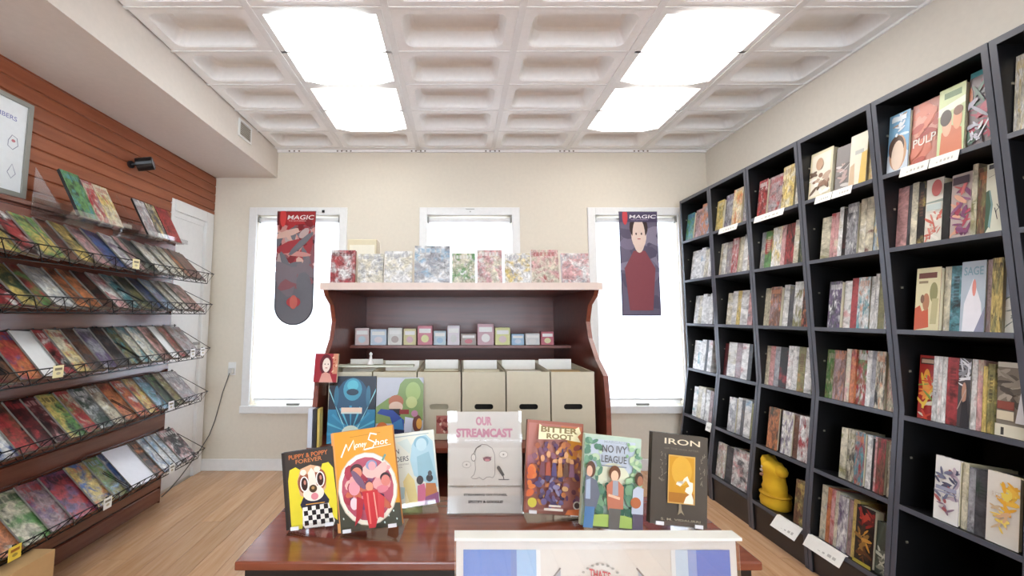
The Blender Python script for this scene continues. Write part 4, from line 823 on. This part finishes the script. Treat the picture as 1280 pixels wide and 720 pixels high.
# ------------------------------------------------------------------ display table and what stands on it
TZ = .62
t = empty('display_table', (.095, 1.17, 0)); tag(t, 'reddish mahogany display table with a black base in the foreground', 'table')
x0, x1, ty0, ty1 = -.61, .61, -.165, .185
B((x0, ty0, TZ-.02), (x1, ty1, TZ)).build('tabletop', M['table'], t, bevel=.004)
B((x0+.02, ty0+.012, TZ-.17), (x1-.02, ty0+.03, TZ-.02)).build('apron', M['black'], t); B((x0+.02, ty1-.03, TZ-.17), (x1-.02, ty1-.012, TZ-.02)).build('apron', M['black'], t)
for x in (x0+.02, x1-.04): B((x, ty0+.03, TZ-.17), (x+.02, ty1-.03, TZ-.02)).build('apron', M['black'], t)
for x in (x0+.04, x1-.09):
    for y in (ty0+.03, ty1-.08): B((x, y, 0), (x+.05, y+.05, TZ-.17)).build('leg', M['black'], t)
def on_stand(name, label, wd, h, t_, bl, yaw, tilt, roll, cover, spine, art):
    bl = Vector(bl); Mo = Matrix.Rotation(R(yaw), 4, 'Z') @ Matrix.Rotation(R(-tilt), 4, 'X') @ Matrix.Rotation(R(-roll), 4, 'Y')
    lift = max(0, -min((Mo @ Vector(v_)).z for v_ in ((0, 0, 0), (wd, 0, 0), (0, t_, 0), (wd, t_, 0))))
    o = hero(name, label, wd, h, t_, bl, yaw, tilt, cover, spine, art, group='books on stands on the display table')
    P = Matrix.Translation((bl.x, bl.y, TZ+.0042+lift)) @ Mo; o.matrix_world = P
    e = empty('acrylic_easel', (bl.x, bl.y, TZ+.0003), (0, 0, R(yaw))); tag(e, 'clear acrylic stand holding the '+k2.pop(0), 'book stand', 'clear acrylic book stands on the table')
    B((.006, -.016, 0), (wd-.006, .10, .0025)).build('base_plate', M['acryl'], e)
    loc_ = Matrix.Rotation(R(yaw), 4, 'Z').inverted() @ Matrix.Translation((0, 0, .0039+lift)) @ Mo
    MB().box((.012, -.004, -.0018), (wd-.012, t_+.001, -.0003), 0, loc_).box((.012, -.004, -.0003), (wd-.012, -.0025, .011), 0, loc_).build('front_lip', M['acryl'], e)
    MB().box((.03, t_+.0012, .003), (wd-.03, t_+.0032, h*.6), 0, loc_).build('back_plate', M['acryl'], e)
    for px in (.014, wd-.036): MB().box((px, -.0055, -.0005), (px+.022, -.0042, .008), 0, loc_).build('lip_tab', mat('#e9e9ec', .15), e)
    dt = t_/math.cos(R(tilt))+.004+h*.4*math.sin(R(tilt))+.008
    MB().prism([(dt, .0026), (dt+.07, .0026), (dt, h*.42)], wd/2-.010, wd/2-.007, 'X').build('rear_leg', M['acryl'], e)
    return o
k2 = ['blonde dog book', 'orange book', 'pale blue borders book', 'purple and orange group book', 'no ivy book', 'dark iron book']
def art_pug(a):
    a.rect(.06, 0, 1, 1, '#3c3733'); a.text('PUPPY & POPPY', .14, .895, .90, .955, '#cf7a44', 0, .01); a.text('FOREVER', .27, .83, .78, .885, '#c9824e', 0, .008)
    a.poly([(.1, .05), (.1, .62), (.14, .76), (.26, .79), (.36, .74), (.4, .5), (.36, .1), (.3, 0), (.1, 0)], '#e2d23a'); a.poly([(.78, .3), (.72, .68), (.78, .79), (.9, .8), (.98, .72), (1, .3), (.98, .05), (.9, .1)], '#e2d23a')
    a.poly([(.3, .3), (.42, .45), (.75, .45), (.86, .32), (.8, .2), (.35, .2)], '#2a2b3e'); a.poly([(.32, .04), (.34, .26), (.84, .28), (.93, .05), (.9, 0), (.36, 0)], '#f0ece4')
    g_ = 7
    for i in range(g_):
        for j in range(4):
            if (i+j) % 2 == 0:
                u = .36+i*.078; v_ = .03+j*.062; a.poly([(u, v_), (u+.078, v_+.002), (u+.076, v_+.062), (u-.002, v_+.06)], '#17161a')
    a.poly([(.32, .42), (.28, .6), (.36, .76), (.56, .80), (.74, .76), (.84, .62), (.82, .48), (.68, .36), (.5, .35)], '#d9ad86')
    a.ell(.42, .57, .13, .13, '#9a5a3c'); a.ell(.72, .6, .12, .13, '#9a5a3c'); a.poly([(.5, .45), (.5, .7), (.57, .76), (.63, .7), (.66, .45)], '#efe2d2'); a.ell(.58, .43, .2, .1, '#efe2d2'); a.ell(.41, .71, .06, .04, '#efe2d2'); a.ell(.68, .73, .06, .04, '#efe2d2')
    for cx, cy in ((.42, .56), (.73, .6)): a.ell(cx, cy, .085, .1, '#f0ebe4'); a.ell(cx, cy, .062, .085, '#3b2320'); a.ell(cx+.01, cy+.02, .022, .03, '#c98a78')
    a.ell(.58, .49, .075, .05, '#4a3a24'); a.ell(.58, .5, .03, .02, '#b9945e'); a.ell(.6, .39, .07, .045, '#d98a92'); a.line([(.42, .3), (.78, .3)], '#d9a04a', .008)
on_stand('comic_book', 'dark book with a blonde pigtailed dog in checkered shirt, left end of table', .144, .193, .012, (-.448, 1.135, 0), -6, 5, 9.3, '#2d2926', '#242226', art_pug)
def art_money(a):
    a.rect(.05, .0, 1, 1, '#dd992c'); a.poly([(0, 0), (1, 0), (1, .22), (.75, .24), (.4, .28), (.12, .38), (0, .42)], '#46483c'); a.rect(0, 0, .045, 1, '#d99a5a'); a.line([(.3, .935), (.8, .945)], '#b57a1a', .004)
    # title painted as brush strokes
    a.line([(.14, .74), (.24, .87), (.26, .80), (.36, .9), (.37, .80)], '#fbf3e2', .012); a.text('oney', .37, .80, .55, .86, '#fbf3e2', .3); a.line([(.74, .93), (.64, .95), (.60, .89), (.70, .85), (.66, .80), (.52, .79)], '#fbf3e2', .012); a.text('hot', .70, .82, .9, .88, '#fbf3e2', .3)
    a.line([(.5, .79), (.95, .81)], '#fbf3e2', .004)
    a.ell(.52, .40, .47, .37*.98, '#cfc4ae'); a.ell(.52, .40, .455, .355, '#f2ead8'); a.ell(.52, .40, .41, .315, '#b9586a')
    a.blobs(34, .22, .22, .82, .6, ['#d9808c', '#c24f5e', '#e3a3a0', '#a83a4a', '#7d4a6e', '#c96a50', '#e8b9b0', '#5e3a55'], .04, .11, 12)
    a.ell(.38, .6, .1, .06, '#4a2f33'); a.ell(.38, .57, .08, .055, '#d9866e'); a.ell(.62, .63, .09, .05, '#8f9ab9'); a.ell(.63, .62, .06, .045, '#e5a0a4'); a.ell(.82, .49, .08, .05, '#3f2a2e'); a.ell(.82, .46, .07, .055, '#d98478'); a.ell(.32, .42, .09, .07, '#e39aa4'); a.ell(.3, .27, .06, .06, '#e9cdd2')
    a.ell(.56, .42, .06, .045, '#e59a7c'); a.poly([(.44, .38), (.68, .38), (.7, .2), (.6, .02), (.5, .02), (.46, .2)], '#c8343a'); a.poly([(.35, .34), (.46, .3), (.4, .14), (.28, .05), (.32, .16)], '#b22f3a'); a.poly([(.68, .36), (.78, .3), (.74, .1), (.66, .12)], '#d0474a'); a.line([(.52, .36), (.53, .06)], '#e87a70', .012); a.line([(.62, .36), (.64, .1)], '#f0a090', .01)
    a.ell(.4, .5, .05, .12, '#7a5a72', .6); a.line([(.8, .66), (.86, .72)], '#6f9a8c', .015)
    for u, v_ in ((.12, .14), (.2, .2), (.82, .12), (.9, .16), (.94, .08), (.75, .06)): a.ell(u, v_, .012, .012, '#cfe0da', .3, 5)
on_stand('graphic_novel', 'tall orange graphic novel with a round red group picture, on the table', .170, .246, .014, (-.308, 1.120, 0), -5, 6.5, 8.8, '#e2a040', '#c98a4a', art_money)
def art_border(a):
    a.rect(.01, .01, .99, .985, '#dfe0d2'); a.line([(.06, .955), (.92, .955)], '#9fb0b4', .006); a.text('OPEN', .28, .72, .47, .79, '#4a4c50'); a.text('BORDERS', .26, .61, .60, .68, '#5a5c5e'); a.text('THE SCIENCE AND ETHICS', .30, .56, .6, .58, '#9a9a92'); a.text('OF IMMIGRATION', .30, .525, .5, .545, '#9a9a92')
    a.poly([(.66, .4), (.62, .62), (.66, .82), (.74, .92), (.88, .94), (.97, .84), (.98, .4), (.99, .2), (.8, .3)], '#a9c9d4'); a.ell(.8, .84, .11, .09, '#86b0c2'); a.ell(.8, .81, .08, .09, '#b9d3da'); a.poly([(.45, .88), (.62, .7), (.66, .8), (.6, .92)], '#cdd9d2'); a.poly([(.72, .65), (.9, .7), (.99, .3), (.72, .32)], '#93b9c6')
    a.poly([(.52, .0), (.5, .34), (.58, .45), (.66, .34), (.7, 0)], '#e3cf8a'); a.poly([(.5, 0), (.53, .22), (.58, 0)], '#efe2b0'); a.ell(.39, .4, .055, .06, '#a8905e'); a.poly([(.3, 0), (.28, .28), (.4, .34), (.46, .26), (.44, 0)], '#8a5a32'); a.poly([(.42, .1), (.5, .12), (.52, .26), (.44, .28)], '#a9c2c4')
    a.ell(.74, .33, .05, .06, '#3a2a26'); a.poly([(.68, 0), (.7, .26), (.8, .28), (.84, 0)], '#c2607e'); a.ell(.88, .34, .05, .05, '#2c2524'); a.ell(.89, .4, .03, .04, '#4a4a4a'); a.poly([(.8, .1), (.82, .28), (.96, .26), (.98, .1)], '#b9713a'); a.poly([(.78, 0), (.8, .1), (.99, .14), (.99, 0)], '#8a4a72')
on_stand('graphic_novel', 'pale blue and cream hardcover reading BORDERS, behind the orange book', .205, .202, .013, (-.252, 1.226, 0), 9.5, 12, 4.4, '#dfe0d2', '#33333a', art_border)
def art_bitter(a):
    a.rect(.0, .0, 1, 1, '#a3604e'); a.rect(.03, .03, .97, .97, '#b27468'); a.poly([(.7, .6), (.97, .6), (.97, .82), (.72, .8)], '#e5a03c'); a.poly([(.6, .8), (.97, .8), (.97, .96), (.6, .96)], '#c97a56'); a.poly([(.03, .6), (.35, .7), (.3, .3), (.03, .3)], '#a8707c')
    a.blobs(150, .12, .12, .94, .76, ['#8a5a6c', '#c97c46', '#6d4a6e', '#b0645a', '#d99452', '#574564', '#e2b07a', '#7a4652', '#94687e', '#a85c38'], .015, .05, 21)
    a.blobs(26, .15, .08, .6, .4, ['#5a4a78', '#74648e', '#8f86a8', '#4a3c62'], .02, .05, 5); a.blobs(14, .02, .2, .12, .5, ['#e07c3a', '#d96a34'], .03, .06, 6)
    a.ell(.1, .13, .075, .05, '#d3c84a'); a.ell(.85, .13, .065, .045, '#e9e4dc'); a.ell(.85, .13, .045, .03, '#5a4a48'); a.poly([(.65, .03), (.97, .03), (.97, .1), (.7, .08)], '#e07c46'); a.rect(.3, .06, .62, .085, '#ece0d4'); a.rect(.38, .10, .58, .12, '#ece0d4')
    for k in range(6): cx = .25+.1*k; a.ell(cx, .60+.05*math.sin(k*2), .035, .035, '#e3a878'); a.poly([(cx-.05, .42), (cx-.03, .56), (cx+.03, .56), (cx+.05, .42)], ['#7a4652', '#b0543c', '#5a4a78', '#c98a4a', '#6d4a3a', '#94687e'][k])
    a.poly([(.16, .80), (.17, .97), (.25, .94), (.8, .945), (.86, .97), (.9, .9), (.84, .86), (.9, .80), (.6, .82)], '#efe6bd'); a.text('BITTER', .20, .885, .84, .95, '#8d7a4e', bold=.04); a.text('ROOT', .30, .815, .76, .875, '#8d7a4e', bold=.04)
on_stand('graphic_novel', 'purple and orange crowd-scene graphic novel titled BITTER ROOT, right of the sign', .168, .246, .012, (.184, 1.198, 0), 5, 8.8, -5.8, '#8f5a4c', '#6e4538', art_bitter)
def art_ivy(a):
    a.rect(.0, .02, 1, 1, '#b9ccbc'); a.poly([(.15, .6), (.85, .6), (.9, .95), (.1, .95)], '#c2cbd8'); a.ell(.52, .5, .3, .2, '#e2e2c8')
    a.blobs(40, .0, .3, .28, .95, ['#9fc09a', '#7da68a', '#bcd0b0', '#5f8a74'], .02, .06, 31); a.blobs(40, .74, .3, 1.0, .95, ['#9fc09a', '#86ad84', '#c2d6ae', '#6a947a'], .02, .06, 32)
    a.blobs(30, .2, .18, .85, .46, ['#4f7a66', '#5f8a72', '#3f6656', '#78a07e'], .03, .08, 33); a.poly([(0, 0), (1, 0), (1, .1), (.7, .15), (.3, .15), (0, .12)], '#a8c46a'); a.rect(0, 0, 1, .02, '#4a4a42')
    a.text('MARGAUX', .3, .925, .72, .955, '#a4b2bc'); a.text('NO IVY', .27, .82, .70, .905, '#5a5a5e'); a.text('LEAGUE', .26, .71, .70, .79, '#5a5a5e'); a.rect(.26, .665, .7, .68, '#8f9aa6')
    # three figures
    a.ell(.09, .62, .08, .09, '#5d4438'); a.ell(.07, .6, .05, .06, '#dcb49a'); a.poly([(.0, .3), (.0, .56), (.08, .54), (.2, .5), (.26, .36), (.2, .2), (.02, .18)], '#6e7484'); a.poly([(.02, .3), (.02, .5), (.09, .52), (.1, .3)], '#a9b9cf'); a.poly([(.0, 0), (.02, .22), (.18, .22), (.16, 0)], '#5a86b8')
    a.ell(.5, .60, .1, .085, '#6b4530'); a.ell(.5, .57, .066, .06, '#e6c0a2'); a.poly([(.4, .2), (.36, .46), (.46, .52), (.56, .52), (.66, .46), (.66, .22)], '#c07a62'); a.poly([(.47, .36), (.47, .52), (.56, .52), (.57, .36)], '#a3a8b4'); a.line([(.4, .36), (.6, .33)], '#e6c0a2', .02); a.poly([(.42, 0), (.42, .22), (.62, .22), (.6, 0)], '#6c6a66')
    a.ell(.92, .56, .075, .075, '#4c3a30'); a.ell(.94, .54, .05, .055, '#a8745a'); a.poly([(.8, .18), (.82, .44), (.9, .48), (1, .46), (1, .16)], '#b9c2d2'); a.ell(.87, .3, .09, .06, '#b46a44'); a.poly([(.82, 0), (.82, .18), (1, .18), (1, 0)], '#5e5668')
on_stand('graphic_novel', 'pale green graphic novel titled NO IVY LEAGUE with three teenagers', .163, .226, .012, (.319, 1.120, 0), 8, 6, -7.6, '#9fb8a0', '#c7d3b8', art_ivy)
def art_iron(a):
    a.rect(.0, .0, 1, 1, '#4b453e'); a.text('IRON', .22, .885, .86, .95, '#d9cdb2'); a.text('OR THE WAR AFTER', .22, .825, .84, .845, '#6f675c')
    g_ = random.Random(3)
    for k in range(34):
        s_ = -1 if k % 2 else 1; u = .54+s_*g_.uniform(.3, .40); v_ = g_.uniform(.45, .78); a.line([(u, v_), (u+g_.uniform(-.04, .04), v_+g_.uniform(.01, .04))], '#7d766a', .006)
    a.rect(.28, .24, .76, .77, '#c9a05a'); a.rect(.30, .255, .74, .755, '#c48f26'); a.ell(.52, .6, .18, .16, '#d2a23a'); a.rect(.30, .255, .74, .36, '#a8702a')
    a.poly([(.56, .25), (.60, .32), (.66, .35), (.58, .38), (.6, .42), (.66, .44), (.6, .5), (.5, .46), (.44, .48), (.42, .45), (.5, .43), (.56, .52), (.62, .55), (.66, .49), (.72, .48), (.72, .40), (.70, .36), (.73, .3), (.73, .25)], '#ece4d0')
    a.poly([(.48, .24), (.52, .24), (.53, .18), (.58, .12), (.52, .15), (.46, .12), (.48, .18)], '#9a8c74'); a.text('S. M. VIDAURRI', .17, .055, .86, .08, '#a39a88')
on_stand('graphic_novel', 'dark grey hardcover titled IRON with a gold framed picture, right end of table', .158, .229, .016, (.504, 1.132, 0), 5, 5, -7.4, '#4b453e', '#3b3630', art_iron)

# podcast sign in a clear upright holder
sg = empty('sign_holder', (-.029, 1.233, TZ)); tag(sg, 'clear upright holder with a white sheet of pink lettering and a ghost doodle', 'sign')
Mh = Matrix.Rotation(R(-5), 4, 'X')
MB().box((0, .0016, .003), (.22, .0046, .285), 0, Mh).build('holder_back', M['acryl'], sg); B((0, -.01, 0), (.22, .09, .003)).build('holder_foot', M['acryl'], sg)
o = MB().box((.002, .0002, .004), (.218, .0012, .283), 0, Mh).build('paper_sheet', mat('#d8d3cc', .45), sg)
a = Art(.216, .279)
a.text('OUR', .38, .86, .60, .95, '#cf8fa3', bold=.05); a.text('STREAMCAST', .11, .74, .88, .83, '#cf8fa3', bold=.05)
gh = [(.34, .33), (.31, .345), (.35, .37), (.37, .42), (.365, .5), (.37, .6), (.40, .645), (.46, .67), (.53, .665), (.60, .63), (.63, .57), (.635, .45), (.63, .37), (.60, .34), (.56, .35), (.52, .345), (.47, .32), (.42, .345), (.38, .33), (.34, .33)]
a.line(gh, '#8b8680', .004); a.line([(.35, .58), (.38, .63), (.45, .66)], '#6b6764', .006); a.ell(.345, .54, .035, .04, '#8b8680'); a.ell(.345, .54, .026, .031, '#e3ded8')
a.ell(.53, .525, .055, .025, '#7b5560'); a.ell(.53, .515, .035, .012, '#c98a94'); a.line([(.47, .535), (.59, .545)], '#8b5a64', .004)
for cx, cy in ((.25, .47), (.75, .57)): a.ell(cx, cy, .06, .035, '#a8a29c'); a.ell(cx, cy, .054, .03, '#d8d3cc'); a.ell(cx, cy, .012, .009, '#9a948e')
a.poly([(.66, .43), (.70, .45), (.76, .37), (.73, .355)], '#57534f'); a.ell(.68, .44, .022, .018, '#57534f'); a.line([(.74, .36), (.75, .33)], '#57534f', .006); a.line([(.68, .325), (.82, .325)], '#6b6764', .006)
a.text('STREAMING ON ITUNES,', .21, .165, .79, .19, '#4e4945', bold=.04); a.text('SPOTIFY & GOOGLE!', .27, .10, .73, .125, '#4e4945', bold=.04)
q = a.build('sheet_print', sg); q.matrix_local = Mh @ Matrix.Translation((.002, .0001, .004))
MB().box((0, -.0055, .074), (.22, -.0035, .080), 0, Mh).box((0, -.0035, .0745), (.22, -.0012, .0755), 0, Mh).build('holder_crease', M['acryl'], sg)
MB().box((0, -.0015, .003), (.22, -.0008, .285), 0, Mh).build('holder_front', M['acryl'], sg)

# ------------------------------------------------------------------ near desk (below the frame) with the poster holder
t = empty('near_desk', (.15, .36, 0)); tag(t, 'dark desk just below the frame carrying the blue poster holder', 'desk')
B((-.6, -.2, .715), (.6, .2, .735)).build('desktop', M['table'], t, bevel=.003)
for x in (-.58, .53):
    for y in (-.18, .13): B((x, y, 0), (x+.05, y+.05, .715)).build('leg', M['black'], t)
sg = empty('poster_holder', (-.003, .46, .7352)); tag(sg, 'clear holder with a blue and cream landscape poster in the near foreground', 'poster')
PWd, PHt = .30, .2165
B((-.0, .003, .003), (PWd, .006, PHt)).build('holder_back', M['acryl'], sg); B((0, -.008, PHt), (PWd, .008, PHt+.0028)).build('holder_top', mat('#cfccc4', .15), sg); B((0, -.03, 0), (PWd, .05, .003)).build('holder_foot', M['acryl'], sg)
B((0, -.003, .003), (PWd, -.0018, PHt)).build('holder_front', M['acryl'], sg)
B((.002, .0, .004), (PWd-.002, .0015, PHt-.003)).build('poster_sheet', mat('#c9c5be', .5), sg)
a = Art(PWd-.004, PHt-.007)
a.rect(.025, 0, .975, .955, '#c6bfb4')
a.rect(.025, 0, .195, .955, '#2f6cb4'); a.rect(.195, 0, .215, .955, '#3c6ba6'); a.rect(.215, 0, .285, .955, '#7fa6c6'); a.rect(.285, 0, .30, .955, '#cdceca')
a.rect(.78, 0, .825, .955, '#aebfca'); a.rect(.825, 0, .855, .955, '#7a93bb'); a.rect(.855, 0, .975, .955, '#3a68b2'); a.rect(.765, 0, .78, .955, '#cdceca')
a.poly([(.28, .72), (.37, .86), (.37, .80), (.33, .6)], '#8f9298'); a.poly([(.645, .86), (.74, .70), (.74, .5), (.655, .6)], '#9aa0a8'); a.line([(.28, .72), (.37, .87)], '#6f6c6c', .003); a.line([(.64, .87), (.75, .69)], '#6f6c6c', .003)
for k in range(14): t_ = math.pi*(.12+.76*k/13); a.ell(.51-.1*math.cos(t_), .70+.19*math.sin(t_), .006, .006, '#9a958c', 0, 6)
a.text("THAT'S", .47, .83, .545, .875, '#b9484a', 0, -.02); a.text('ART', .548, .80, .59, .84, '#b9484a', 0, -.03)
a.poly([(.44, .5), (.45, .8), (.50, .84), (.57, .8), (.58, .5)], '#cfcac1'); a.ell(.485, .77, .012, .02, '#2f2b2a'); a.ell(.55, .77, .012, .012, '#8f8a84')
a.build('poster_print', sg, (.002, -.0002, .004))
